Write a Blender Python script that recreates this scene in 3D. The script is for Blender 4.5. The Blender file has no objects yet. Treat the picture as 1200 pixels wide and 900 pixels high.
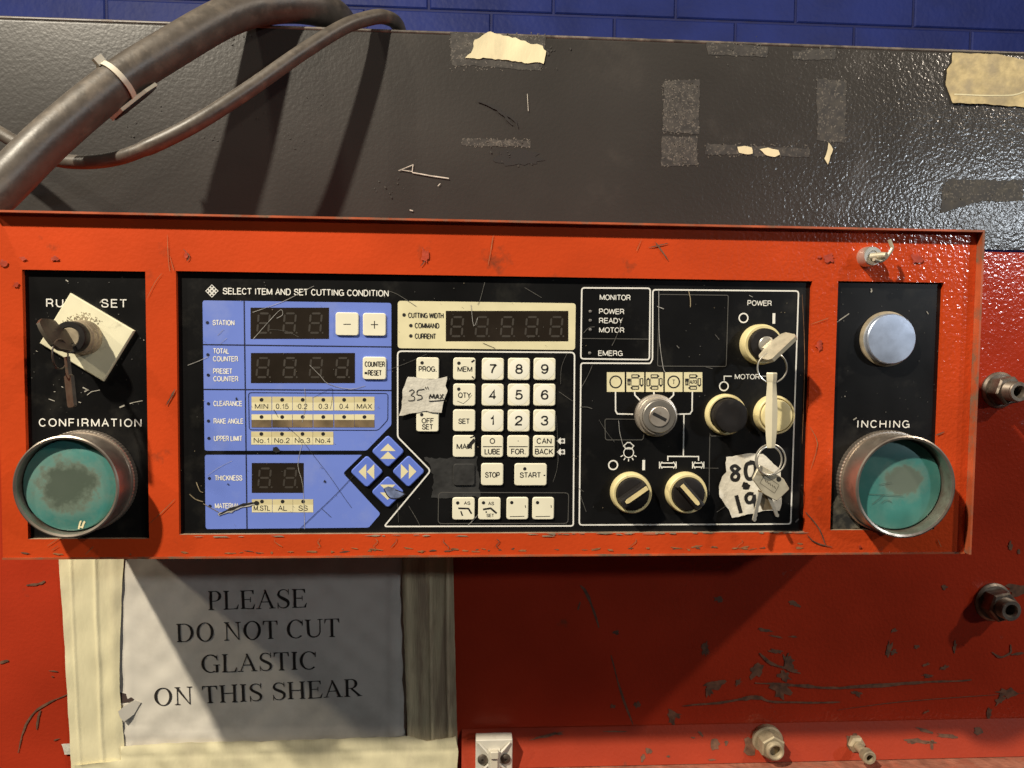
import bpy, math, random
from mathutils import Vector, Matrix
random.seed(7)
S = bpy.context.scene
R = math.radians
# ------------------------------------------------------------------ camera
F = 900.0                       # focal length in pixels of the 1200 px wide picture
DIST = 0.5715                   # metres from lens to the console front along the axis
cx_ = Vector((14712, -110, -900)).normalized()      # world X seen from the camera (right, up, back)
cz_ = Vector((150, 17050, 900)).normalized()
cz_ = (cz_ - cx_ * cz_.dot(cx_)).normalized()
cy_ = cz_.cross(cx_)
W2C = Matrix((cx_, cy_, cz_)).transposed()
C2W = W2C.transposed()
FWD = C2W @ Vector((0, 0, -1))
CAM = -FWD * DIST
cam = bpy.data.cameras.new('camera')
cam.sensor_width = 36; cam.lens = 36 * F / 1200
cam.clip_start = 0.01; cam.clip_end = 100
co = bpy.data.objects.new('camera', cam); S.collection.objects.link(co)
co.matrix_world = Matrix.Translation(CAM) @ C2W.to_4x4()
S.camera = co
# ------------------------------------------------------------------ world and lamps
w = bpy.data.worlds.new('World'); S.world = w; w.use_nodes = True
wn = w.node_tree.nodes; wl = w.node_tree.links
bg = wn['Background']
tc = wn.new('ShaderNodeTexCoord'); mp = wn.new('ShaderNodeSeparateXYZ')
wl.new(tc.outputs['Generated'], mp.inputs[0])
mr = wn.new('ShaderNodeMapRange'); mr.inputs[1].default_value = -0.6; mr.inputs[2].default_value = 1.0
wl.new(mp.outputs['X'], mr.inputs[0])
cr = wn.new('ShaderNodeValToRGB')
cr.color_ramp.elements[0].color = (0.62, 0.50, 0.36, 1); cr.color_ramp.elements[1].color = (0.52, 0.56, 0.66, 1)
wl.new(mr.outputs[0], cr.inputs[0]); wl.new(cr.outputs[0], bg.inputs['Color'])
bg.inputs['Strength'].default_value = 0.036
S.view_settings.view_transform = 'Standard'; S.view_settings.look = 'None'
S.view_settings.exposure = 0.0; S.view_settings.gamma = 1.0

def lamp(name, d, dist, size, watts, col, aim=(0, 0, 0)):
    l = bpy.data.lights.new(name, 'AREA'); l.shape = 'DISK'; l.size = size
    l.energy = watts; l.color = col
    o = bpy.data.objects.new(name, l); S.collection.objects.link(o)
    v = Vector((d[0], -d[2], d[1])).normalized()      # d = (right, up, towards the viewer)
    o.location = Vector(aim) + v * dist
    o.rotation_euler = (-v).to_track_quat('-Z', 'Y').to_euler()
    return o
lamp('ceiling_lamp_warm', (-0.56, 0.80, 0.56), 3.0, 0.10, 140, (1.0, 0.90, 0.73))
lamp('ceiling_lamp_side', (-0.86, 0.62, 0.42), 3.4, 0.14, 32, (1.0, 0.89, 0.71))
lamp('ceiling_lamp_far', (0.72, 0.565, 0.42), 3.6, 0.14, 40, (1.0, 0.86, 0.70))
lamp('cool_light_right', (1.05, 0.34, 1.0), 3.0, 0.12, 15, (0.84, 0.92, 1.0))  # cool source low on the right, its kind left open

# ------------------------------------------------------------------ pixel to place
BASE = 0.150                    # depth of the machine face behind the console front
PLATE = 0.0035                  # depth of the black plates in their windows
def P(px, py, y=0.0):
    """point of the plane at depth y seen at photo position px, py"""
    d = C2W @ Vector(((px - 600) / F, -(py - 450) / F, -1))
    t = (y - CAM.y) / d.y
    return CAM + d * t
def XZ(px, py, y=0.0):
    p = P(px, py, y); return (p.x, p.z)
def pts(l, y=0.0): return [XZ(a, b, y) for a, b in l]
def mm(px, py, r, y=0.0):       # length of r photo pixels there
    return (P(px + r, py, y) - P(px - r, py, y)).length / 2

# ------------------------------------------------------------------ materials
MATS = {}
def mat(name, col, rough=0.5, metal=0.0, var=0.12, vscale=30, bump=0.0, bscale=300, bdist=0.0006, spec=0.5,
        dirt=None, dscale=40, dlo=0.55, dhi=0.7, drough=0.8, stretch=(1, 1, 1), rvar=0.1, detail=4, coat=0.0, dusty=None):
    m = bpy.data.materials.new(name); m.use_nodes = True; MATS[name] = m
    N = m.node_tree.nodes; L = m.node_tree.links; b = N['Principled BSDF']
    t = N.new('ShaderNodeTexCoord'); mpn = N.new('ShaderNodeMapping'); mpn.inputs['Scale'].default_value = stretch
    oi = N.new('ShaderNodeObjectInfo'); vm = N.new('ShaderNodeVectorMath'); vm.operation = 'ADD'
    ml = N.new('ShaderNodeMath'); ml.operation = 'MULTIPLY'; ml.inputs[1].default_value = 9.0
    L.new(oi.outputs['Random'], ml.inputs[0])
    L.new(t.outputs['Object'], vm.inputs[0]); L.new(ml.outputs[0], vm.inputs[1])
    L.new(vm.outputs[0], mpn.inputs['Vector'])
    n1 = N.new('ShaderNodeTexNoise'); n1.inputs['Scale'].default_value = vscale; n1.inputs['Detail'].default_value = detail
    L.new(mpn.outputs[0], n1.inputs['Vector'])
    rp = N.new('ShaderNodeValToRGB')
    rp.color_ramp.elements[0].position = 0.3; rp.color_ramp.elements[1].position = 0.7
    rp.color_ramp.elements[0].color = tuple(c * (1 - var) for c in col) + (1,)
    rp.color_ramp.elements[1].color = tuple(min(1, c * (1 + var)) for c in col) + (1,)
    L.new(n1.outputs['Fac'], rp.inputs[0]); out = rp.outputs[0]
    rr = N.new('ShaderNodeMapRange'); rr.inputs[3].default_value = max(0.02, rough - rvar); rr.inputs[4].default_value = min(1, rough + rvar)
    L.new(n1.outputs['Fac'], rr.inputs[0]); rout = rr.outputs[0]
    if dirt:
        n2 = N.new('ShaderNodeTexNoise'); n2.inputs['Scale'].default_value = dscale; n2.inputs['Detail'].default_value = 8
        n2.inputs['Roughness'].default_value = 0.62
        L.new(mpn.outputs[0], n2.inputs['Vector'])
        r2 = N.new('ShaderNodeMapRange'); r2.inputs[1].default_value = dlo; r2.inputs[2].default_value = dhi
        L.new(n2.outputs['Fac'], r2.inputs[0])
        mx = N.new('ShaderNodeMix'); mx.data_type = 'RGBA'
        L.new(r2.outputs[0], mx.inputs[0]); L.new(out, mx.inputs[6]); mx.inputs[7].default_value = tuple(dirt) + (1,)
        out = mx.outputs[2]
        mf = N.new('ShaderNodeMix'); L.new(r2.outputs[0], mf.inputs[0]); L.new(rout, mf.inputs[2]); mf.inputs[3].default_value = drough
        rout = mf.outputs[0]
    if dusty:                                         # a film of dust that thins out along x
        sx = N.new('ShaderNodeSeparateXYZ'); L.new(t.outputs['Object'], sx.inputs[0])
        nz = N.new('ShaderNodeTexNoise'); nz.inputs['Scale'].default_value = 9; nz.inputs['Detail'].default_value = 3; L.new(t.outputs['Object'], nz.inputs['Vector'])
        ad = N.new('ShaderNodeMath'); ad.operation = 'MULTIPLY_ADD'; L.new(nz.outputs['Fac'], ad.inputs[0]); ad.inputs[1].default_value = .16; L.new(sx.outputs['X'], ad.inputs[2])
        dm = N.new('ShaderNodeMapRange'); dm.inputs[1].default_value = dusty[0]; dm.inputs[2].default_value = dusty[1]; dm.inputs[3].default_value = 1; dm.inputs[4].default_value = 0; L.new(ad.outputs[0], dm.inputs[0])
        m3 = N.new('ShaderNodeMix'); L.new(dm.outputs[0], m3.inputs[0]); L.new(rout, m3.inputs[2]); m3.inputs[3].default_value = .36; rout = m3.outputs[0]
        sm_ = N.new('ShaderNodeMapRange'); sm_.inputs[3].default_value = spec; sm_.inputs[4].default_value = .22; L.new(dm.outputs[0], sm_.inputs[0]); L.new(sm_.outputs[0], b.inputs['Specular IOR Level'])
    L.new(out, b.inputs['Base Color']); L.new(rout, b.inputs['Roughness'])
    b.inputs['Metallic'].default_value = metal; b.inputs['Specular IOR Level'].default_value = spec
    b.inputs['Coat Weight'].default_value = coat; b.inputs['Coat Roughness'].default_value = 0.1
    if bump:
        n3 = N.new('ShaderNodeTexNoise'); n3.inputs['Scale'].default_value = bscale; n3.inputs['Detail'].default_value = 1.5
        L.new(mpn.outputs[0], n3.inputs['Vector'])
        bp = N.new('ShaderNodeBump'); bp.inputs['Strength'].default_value = bump; bp.inputs['Distance'].default_value = bdist
        
        if dusty:
            bs = N.new('ShaderNodeMapRange'); bs.inputs[3].default_value = bump; bs.inputs[4].default_value = bump * .35; L.new(dm.outputs[0], bs.inputs[0]); L.new(bs.outputs[0], bp.inputs['Strength'])
        L.new(n3.outputs['Fac'], bp.inputs['Height']); L.new(bp.outputs[0], b.inputs['Normal'])
    return m
RED = (0.53, 0.058, 0.012)
mat('red_orange_paint', RED, 0.15, rvar=.04, var=0.12, vscale=14, bump=0.7, bscale=330, dirt=(0.22, 0.045, 0.018), dscale=26, dlo=0.64, dhi=0.74, dusty=(.18, .36))
mat('red_machine_paint', (0.385, 0.034, 0.012), 0.16, rvar=.04, var=0.14, vscale=9, bump=0.7, bscale=330, dirt=(0.16, 0.045, 0.025), dscale=22, dlo=0.66, dhi=0.74, dusty=(.2, .4))
mat('charcoal_paint', (0.0375, 0.0350, 0.0330), 0.21, rvar=.04, var=0.18, vscale=7, bump=0.8, bscale=330, dirt=(0.060, 0.054, 0.049), dscale=14, dlo=0.58, dhi=0.88, drough=0.4, dusty=(.14, .36))
mat('worn_steel_edge', (0.30, 0.22, 0.15), 0.6, var=0.3, vscale=90)
mat('bare_primer', (0.125, 0.058, 0.032), 0.75, var=0.5, vscale=160)
mat('tape_residue', (0.036, 0.033, 0.030), 0.6, var=0.4, vscale=200, dirt=(0.075, 0.07, 0.06), dscale=120, dlo=0.48, dhi=0.75)
mat('dark_scuff', (0.012, 0.010, 0.010), 0.7)
mat('pale_scratch', (0.36, 0.34, 0.29), 0.6, var=0.4, vscale=200)
mat('grey_scratch', (0.11, 0.105, 0.095), 0.6, var=0.4, vscale=200)
mat('black_plate', (0.0055, 0.0055, 0.0058), 0.34, spec=.3, var=0.25, vscale=20, dirt=(0.026, 0.024, 0.019), dscale=30, dlo=0.56, dhi=0.92, drough=0.6)
mat('black_ink', (0.010, 0.009, 0.009), 0.6)
mat('white_print', (0.78, 0.77, 0.72), 0.55, var=0.05)
mat('grey_print', (0.075, 0.072, 0.065), 0.6)
mat('blue_print', (0.150, 0.225, 0.66), 0.45, var=0.05, vscale=18, dirt=(0.22, 0.28, 0.60), dscale=25, dlo=0.55, dhi=0.9)
mat('cream_print', (0.72, 0.66, 0.42), 0.5, var=0.06, vscale=60)
mat('cream_plastic', (0.80, 0.765, 0.60), 0.40, var=0.04, vscale=50, dirt=(0.46, 0.41, 0.28), dscale=60, dlo=0.62, dhi=0.88, rvar=0.05)
mat('white_plastic', (0.84, 0.82, 0.70), 0.42, var=0.03)
mat('yellowed_plastic', (0.72, 0.62, 0.33), 0.42, var=0.12, vscale=70, dirt=(0.20, 0.14, 0.07), dscale=60, dlo=0.55, dhi=0.8)
mat('dirty_cream', (0.74, 0.70, 0.50), 0.5, var=0.06, vscale=60, dirt=(0.16, 0.13, 0.085), dscale=55, dlo=0.60, dhi=0.78)
mat('grimy_collar', (0.34, 0.28, 0.19), 0.5, metal=0.2, var=0.3, vscale=80, dirt=(0.09, 0.07, 0.05), dscale=60, dlo=0.5, dhi=0.75)
mat('brown_label', (0.16, 0.115, 0.065), 0.5, var=0.5, vscale=70)
mat('display_window', (0.020, 0.015, 0.011), 0.25, var=0.2, vscale=40)
mat('unlit_segment', (0.045, 0.038, 0.031), 0.5, var=0.1)
mat('black_rubber', (0.011, 0.009, 0.0085), 0.5, spec=.35, var=0.25, vscale=60, dirt=(0.035, 0.03, 0.026), dscale=80, dlo=0.55, dhi=0.85)
mat('brushed_steel', (0.52, 0.47, 0.41), 0.36, metal=0.6, var=0.15, vscale=70, dirt=(0.17, 0.12, 0.08), dscale=45, dlo=0.56, dhi=0.75, drough=0.55)
mat('dull_chrome', (0.56, 0.64, 0.80), 0.36, metal=0.75, var=0.16, vscale=60, dirt=(0.28, 0.31, 0.38), dscale=70, dlo=0.5, dhi=0.8, drough=0.5)
mat('bright_steel', (0.66, 0.63, 0.56), 0.28, metal=0.7, var=0.05)
mat('key_metal', (0.56, 0.51, 0.39), 0.42, metal=0.4, var=0.14, vscale=150)
mat('dark_key_metal', (0.085, 0.070, 0.052), 0.38, metal=0.3, var=0.35, vscale=120)
mat('teal_plastic', (0.045, 0.200, 0.180), 0.46, var=0.16, vscale=40, dirt=(0.11, 0.25, 0.22), dscale=30, dlo=0.45, dhi=0.75, drough=.6)
mat('hose_rubber', (0.085, 0.072, 0.060), 0.42, var=0.22, vscale=90, bump=0.35, bscale=260, bdist=0.0004, dirt=(0.19, 0.155, 0.12), dscale=70, dlo=0.52, dhi=0.85, drough=.55)
mat('tie_plastic', (0.62, 0.57, 0.46), 0.4, var=0.08)
mat('fitting_steel', (0.20, 0.17, 0.14), 0.45, metal=0.75, var=0.3, vscale=90, dirt=(0.05, 0.035, 0.025), dscale=60, dlo=0.5, dhi=0.7)
mat('dusty_brass', (0.36, 0.30, 0.20), 0.6, metal=0.35, var=0.25, vscale=90, dirt=(0.14, 0.11, 0.08), dscale=60, dlo=0.55, dhi=0.75)
mat('masking_tape', (0.72, 0.66, 0.43), 0.75, var=0.10, vscale=60, bump=0.35, bscale=420, bdist=0.0005, stretch=(1, 1, .35), dirt=(0.50, 0.44, 0.30), dscale=22, dlo=0.5, dhi=0.8)
mat('grey_tape', (0.60, 0.575, 0.50), 0.8, var=0.10, vscale=220, bump=0.7, bscale=420, bdist=0.0005, dirt=(0.40, 0.375, 0.31), dscale=60, dlo=0.5, dhi=0.75)
mat('tape_adhesive', (0.40, 0.34, 0.24), 0.8, var=0.25, vscale=300, bump=0.5, bscale=400)
mat('white_paper', (0.68, 0.64, 0.56), 0.7, var=0.07, vscale=14, bump=0.25, bscale=60, bdist=0.001, dirt=(0.44, 0.41, 0.35), dscale=9, dlo=0.5, dhi=0.75)
mat('printed_black', (0.022, 0.018, 0.016), 0.6)
mat('blue_wall_paint', (0.018, 0.032, 0.185), 0.55, var=0.25, vscale=5, bump=0.5, bscale=60, bdist=0.003, spec=.25, dirt=(0.035, 0.045, 0.20), dscale=9, dlo=0.6, dhi=0.85)
mat('blue_mortar', (0.013, 0.020, 0.12), 0.7, var=0.2)
mat('rough_ledge_metal', (0.28, 0.11, 0.07), 0.6, var=0.3, vscale=70, bump=1.0, bscale=160, bdist=0.002, dirt=(0.35, 0.08, 0.04), dscale=30, dlo=0.5, dhi=0.7)
mat('lit_charcoal_edge', (0.085, 0.072, 0.062), 0.45, var=0.5, vscale=60, dirt=(0.22, 0.18, 0.14), dscale=50, dlo=0.5, dhi=0.7)
mat('tan_chip', (0.27, 0.115, 0.045), 0.7, var=.5, vscale=150)
mat('teal_scratch', (0.07, 0.10, 0.085), .6)
mat('matte_rail_paint', (0.33, 0.036, 0.012), 0.6, spec=.25, var=.12, vscale=14, bump=.4, bscale=330, dirt=(0.10, 0.05, 0.03), dscale=26, dlo=.64, dhi=.72)
mat('collar_grime', (0.26, 0.22, 0.14), 0.7, var=.4, vscale=200)
mat('tape_fold', (0.78, 0.70, 0.40), 0.6, var=.12, vscale=60)
mat('aged_white', (0.60, 0.57, 0.49), 0.5, var=.06, vscale=80, dirt=(.35,.32,.26), dscale=60, dlo=.55, dhi=.8)
mat('guard_steel', (0.46, 0.40, 0.34), 0.33, metal=0.85, var=0.18, vscale=50, dirt=(0.15, 0.10, 0.07), dscale=38, dlo=0.54, dhi=0.72, drough=0.55)
mat('residue_specks', (0.115, 0.106, 0.092), .8, var=.4, vscale=300)
mat('bright_scratch', (0.52, 0.50, 0.44), .6, var=.3, vscale=200)
mat('smudge', (0.40, 0.042, 0.012), 0.55, var=0.3, vscale=120, bump=0.5, bscale=330)
mat('lip_paint', (0.40, 0.085, 0.030), 0.45, var=0.3, vscale=40, dirt=(0.16, 0.10, 0.06), dscale=60, dlo=0.5, dhi=0.66)
mat('rubbed_patch', (0.13, 0.12, 0.095), 0.5, var=0.75, vscale=65, dirt=(0.02, .02, .02), dscale=50, dlo=.45, dhi=.6)
mat('dark_blue_ink', (0.012, 0.014, 0.035), 0.5)
mat('grey_lens', (0.16, 0.15, 0.14), 0.3)
mat('darker_cream', (0.60, 0.53, 0.30), 0.5, var=0.1, vscale=80)
mat('worn_black', (0.020, 0.020, 0.020), 0.8, var=0.6, vscale=110, bump=.6, bscale=200)
mat('soft_scratch', (0.34, 0.33, 0.31), 0.6, var=.4, vscale=150)
mat('tan_scratch', (0.26, 0.21, 0.13), 0.6, var=.5, vscale=200)
mat('blue_key', (0.125, 0.20, 0.66), 0.38, var=0.06, vscale=60)
mat('torn_film', (0.16, 0.20, 0.34), 0.35, var=.5, vscale=200)
mat('pointer_cream', (0.70, 0.58, 0.30), 0.45, var=.15, vscale=120)
mat('dark_steel', (0.30, 0.28, 0.25), 0.35, metal=0.6, var=.2, vscale=60)
mat('strap_cream', (0.68, 0.62, 0.45), 0.5, var=.08, vscale=60)
mat('dark_brass', (0.34, 0.26, 0.16), 0.4, metal=.7, var=.2, vscale=120)
mat('white_tape', (0.74, 0.70, 0.60), 0.7, var=.07, vscale=120, bump=.6, bscale=300, dirt=(.45, .41, .33), dscale=50, dlo=.55, dhi=.8)
mat('hole_dark', (0.05, 0.03, 0.025), 0.8)
mat('tape_right', (0.58, 0.50, 0.31), 0.8, var=.16, vscale=50, bump=.5, bscale=300, stretch=(2.2, 1, .25), dirt=(.36, .28, .18), dscale=30, dlo=.48, dhi=.62)
mat('old_tape', (0.52, 0.42, 0.22), 0.7, var=.22, vscale=130, bump=.5, bscale=240, dirt=(.36, .30, .19), dscale=45, dlo=.45, dhi=.65)

# worn centre of a pressed button cap: a stain with a ragged round outline
def worn_cap(name, cx, cz, rad, deep):
    m = MATS['teal_plastic'].copy(); m.name = name; MATS[name] = m
    N = m.node_tree.nodes; L = m.node_tree.links; b = N['Principled BSDF']
    src = b.inputs['Base Color'].links[0].from_socket
    t = N.new('ShaderNodeTexCoord'); mp_ = N.new('ShaderNodeMapping'); mp_.inputs['Location'].default_value = (-cx, 0, -cz)
    mp_.inputs['Scale'].default_value = (1, 0, 1.15)
    L.new(t.outputs['Object'], mp_.inputs[0])
    ln = N.new('ShaderNodeVectorMath'); ln.operation = 'LENGTH'; L.new(mp_.outputs[0], ln.inputs[0])
    n = N.new('ShaderNodeTexNoise'); n.inputs['Scale'].default_value = 85; n.inputs['Detail'].default_value = 9; n.inputs['Roughness'].default_value = 0.68
    L.new(t.outputs['Object'], n.inputs['Vector'])
    a = N.new('ShaderNodeMath'); a.operation = 'MULTIPLY_ADD'; L.new(n.outputs['Fac'], a.inputs[0]); a.inputs[1].default_value = -rad * 1.5; L.new(ln.outputs['Value'], a.inputs[2])
    def ring(lo, hi, col, prev):
        r = N.new('ShaderNodeMapRange'); r.inputs[1].default_value = lo; r.inputs[2].default_value = hi
        r.inputs[3].default_value = 1; r.inputs[4].default_value = 0
        L.new(a.outputs[0], r.inputs[0])
        x = N.new('ShaderNodeMix'); x.data_type = 'RGBA'; L.new(r.outputs[0], x.inputs[0]); L.new(prev, x.inputs[6]); x.inputs[7].default_value = col + (1,)
        return x.outputs[2]
    o = ring(-0.10 * rad, 0.55 * rad, (0.15, 0.235, 0.195), src)
    o = ring(-0.02 * rad, 0.16 * rad, (0.12, 0.155, 0.12), o)
    o = ring(-0.22 * rad, -0.03 * rad, deep, o)
    L.new(o, b.inputs['Base Color'])
worn_cap('worn_teal_cap', -0.002, 0.0, 0.025, (0.072, 0.095, 0.072))
worn_cap('rubbed_teal_cap', 0.004, 0.003, 0.017, (0.12, 0.15, 0.12))

# ------------------------------------------------------------------ mesh builder
class MB:
    def __init__(s): s.v = []; s.f = []; s.m = []
    def add(s, vs, fs, m=0):
        o = len(s.v); s.v += [tuple(p) for p in vs]; s.f += [tuple(i + o for i in f) for f in fs]; s.m += [m] * len(fs)
        return s
    def flat(s, poly, y, m=0):                       # poly of (x, z)
        return s.add([(x, y, z) for x, z in poly], [tuple(range(len(poly)))], m)
    def prism(s, poly, yb, yf, m=0, bevel=0.0):      # yb back depth, yf front depth (yf < yb)
        n = len(poly)
        if bevel:
            ins = inset(poly, bevel)
            rings = [[(x, yb, z) for x, z in poly], [(x, yf + bevel, z) for x, z in poly],
                     [(x * .3 + a * .7, yf + bevel * .3, z * .3 + c * .7) for (x, z), (a, c) in zip(poly, ins)],
                     [(x, yf, z) for x, z in ins]]
        else:
            rings = [[(x, yb, z) for x, z in poly], [(x, yf, z) for x, z in poly]]
        vs = [p for r in rings for p in r]; fs = []
        for k in range(len(rings) - 1):
            for i in range(n):
                j = (i + 1) % n
                fs.append((k * n + i, k * n + j, (k + 1) * n + j, (k + 1) * n + i))
        fs.append(tuple(range((len(rings) - 1) * n, len(rings) * n))); fs.append(tuple(reversed(range(n))))
        return s.add(vs, fs, m)
    def box(s, x0, x1, y0, y1, z0, z1, m=0):
        return s.prism([(x0, z0), (x1, z0), (x1, z1), (x0, z1)], y1, y0, m)
    def lathe(s, c, prof, m=0, n=48, wob=None):      # around the y axis; prof of (radius, y)
        vs = []; fs = []
        for k, (r, y) in enumerate(prof):
            for i in range(n):
                a = 2 * math.pi * i / n
                rr = r * (wob(i) if wob else 1)
                vs.append((c[0] + rr * math.cos(a), y, c[1] + rr * math.sin(a)))
        for k in range(len(prof) - 1):
            for i in range(n):
                j = (i + 1) % n
                fs.append((k * n + i, k * n + j, (k + 1) * n + j, (k + 1) * n + i))
        if prof[-1][0] > 1e-5: fs.append(tuple(range((len(prof) - 1) * n, len(prof) * n)))
        return s.add(vs, fs, m)
    def tube(s, path, rad, m=0, n=12, closed=False, cap=True):
        path = [Vector(p) for p in path]; K = len(path)
        rad = rad if isinstance(rad, (list, tuple)) else [rad] * K
        vs = []; fs = []; up = None
        for k in range(K):
            a = path[(k - 1) % K] if (closed or k) else path[0]
            b = path[(k + 1) % K] if (closed or k < K - 1) else path[-1]
            t = (b - a).normalized()
            if up is None:
                up = t.orthogonal().normalized()
            up = (up - t * up.dot(t)).normalized(); bi = t.cross(up)
            for i in range(n):
                q = 2 * math.pi * i / n
                vs.append(path[k] + (up * math.cos(q) + bi * math.sin(q)) * rad[k])
        for k in range(K if closed else K - 1):
            l = (k + 1) % K
            for i in range(n):
                j = (i + 1) % n
                fs.append((k * n + i, k * n + j, l * n + j, l * n + i))
        if cap and not closed:
            fs.append(tuple(reversed(range(n)))); fs.append(tuple(range((K - 1) * n, K * n)))
        return s.add(vs, fs, m)
    def strip(s, line, wd, y, m=0, closed=False):    # flat stroke of width wd (number or list) along (x, z) points
        K = len(line); wd = wd if isinstance(wd, (list, tuple)) else [wd] * K
        vs = []; fs = []
        for k in range(K):
            p = Vector(line[k])
            a = Vector(line[k - 1]) if (k or closed) else None
            b = Vector(line[(k + 1) % K]) if (k < K - 1 or closed) else None
            d1 = (p - a).normalized() if a is not None else None
            d2 = (b - p).normalized() if b is not None else None
            if d1 is None: d1 = d2
            if d2 is None: d2 = d1
            n1 = Vector((-d1.y, d1.x)); n2 = Vector((-d2.y, d2.x))
            nn = (n1 + n2); nn = nn.normalized() if nn.length > 1e-6 else n1
            q = nn * (wd[k] / 2 / max(0.5, nn.dot(n1)))
            vs += [(p.x + q.x, y, p.y + q.y), (p.x - q.x, y, p.y - q.y)]
        for k in range(K if closed else K - 1):
            l = (k + 1) % K
            fs.append((2 * k, 2 * k + 1, 2 * l + 1, 2 * l))
        return s.add(vs, fs, m)
    def slab(s, c, ax, ay, az, hx, hy, hz, m=0):     # oriented box
        c, ax, ay, az = Vector(c), Vector(ax), Vector(ay), Vector(az)
        vs = [c + ax * hx * i + ay * hy * j + az * hz * k for i in (-1, 1) for j in (-1, 1) for k in (-1, 1)]
        return s.add(vs, [(0, 1, 3, 2), (4, 6, 7, 5), (0, 4, 5, 1), (2, 3, 7, 6), (0, 2, 6, 4), (1, 5, 7, 3)], m)
    def plate(s, outline, c, u, v, th, m=0):         # thick plate: outline in (u, v) about c, thickness along u x v
        c, u, v = Vector(c), Vector(u).normalized(), Vector(v).normalized(); n = u.cross(v).normalized()
        k = len(outline)
        vs = [c + u * a + v * b + n * th / 2 for a, b in outline] + [c + u * a + v * b - n * th / 2 for a, b in outline]
        fs = [tuple(range(k)), tuple(reversed(range(k, 2 * k)))] + [(i, i + k, (i + 1) % k + k, (i + 1) % k) for i in range(k)]
        return s.add(vs, fs, m)
    def build(s, name, mats, parent=None, smooth=32, label=None):
        xs, ys, zs = zip(*s.v)
        c = Vector(((min(xs) + max(xs)) / 2, (min(ys) + max(ys)) / 2, (min(zs) + max(zs)) / 2))
        me = bpy.data.meshes.new(name)
        me.from_pydata([tuple(Vector(p) - c) for p in s.v], [], s.f)
        for m in (mats if isinstance(mats, (list, tuple)) else [mats]): me.materials.append(MATS[m])
        for p, mi in zip(me.polygons, s.m): p.material_index = mi; p.use_smooth = True
        me.update()
        me.set_sharp_from_angle(angle=R(smooth))
        o = bpy.data.objects.new(name, me); S.collection.objects.link(o)
        o['wc'] = tuple(c)
        if parent is not None:
            o.parent = parent; o.location = c - Vector(parent['wc'])
        else:
            o.location = c
        if label: o['label'] = label
        return o
def inset(poly, d):
    n = len(poly); out = []
    area = sum(poly[i][0] * poly[(i + 1) % n][1] - poly[(i + 1) % n][0] * poly[i][1] for i in range(n))
    sg = 1 if area > 0 else -1
    for i in range(n):
        a, b, c = Vector(poly[i - 1]), Vector(poly[i]), Vector(poly[(i + 1) % n])
        d1 = (b - a).normalized(); d2 = (c - b).normalized()
        n1 = Vector((-d1.y, d1.x)) * sg; n2 = Vector((-d2.y, d2.x)) * sg
        k = (n1 + n2); k = k.normalized() if k.length > 1e-9 else n1
        q = b + k * (d / max(0.4, k.dot(n1))); out.append((q.x, q.y))
    return out
def rrect(x0, z0, x1, z1, r, n=5):
    out = []
    for cx, cz, a0 in ((x1 - r, z1 - r, 0), (x0 + r, z1 - r, 90), (x0 + r, z0 + r, 180), (x1 - r, z0 + r, 270)):
        for k in range(n + 1):
            a = R(a0 + 90 * k / n); out.append((cx + r * math.cos(a), cz + r * math.sin(a)))
    return out
def rpoly(poly, r, n=5):                             # round the corners of a polygon
    out = []; N = len(poly); rr = r if isinstance(r, (list, tuple)) else [r] * N
    for i in range(N):
        a, b, c = Vector(poly[i - 1]), Vector(poly[i]), Vector(poly[(i + 1) % N])
        d1 = (a - b).normalized(); d2 = (c - b).normalized(); q = rr[i]
        if q <= 0: out.append((b.x, b.y)); continue
        for k in range(n + 1):
            t = k / n; p = (b + d1 * q) * (1 - t) ** 2 + b * 2 * t * (1 - t) + (b + d2 * q) * t * t
            out.append((p.x, p.y))
    return out
def circ(c, r, n=28, sx=1): return [(c[0] + sx * r * math.cos(2 * math.pi * i / n), c[1] + r * math.sin(2 * math.pi * i / n)) for i in range(n)]
def rrpx(x0, y0, x1, y1, r, y): # rounded rectangle from photo corners
    a = XZ(x0, y1, y); b = XZ(x1, y0, y); return rrect(a[0], a[1], b[0], b[1], r)
def smooth_path(l, n=10):
    l = [Vector(p) for p in l]; out = []
    for i in range(len(l) - 1):
        p0 = l[max(0, i - 1)]; p1 = l[i]; p2 = l[i + 1]; p3 = l[min(len(l) - 1, i + 2)]
        for k in range(n):
            t = k / n
            out.append(0.5 * ((2 * p1) + (p2 - p0) * t + (2 * p0 - 5 * p1 + 4 * p2 - p3) * t * t + (3 * p1 - p0 - 3 * p2 + p3) * t ** 3))
    out.append(l[-1]); return out
def thing(name, label, cat, loc, group=None):
    o = bpy.data.objects.new(name, None); S.collection.objects.link(o)
    o.location = loc; o['wc'] = tuple(loc); o['label'] = label; o['category'] = cat
    o.empty_display_size = 0.02
    if group: o['group'] = group
    return o
def tag(o, label, cat, group=None, kind=None):
    o['label'] = label; o['category'] = cat
    if group: o['group'] = group
    if kind: o['kind'] = kind
    return o
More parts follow.
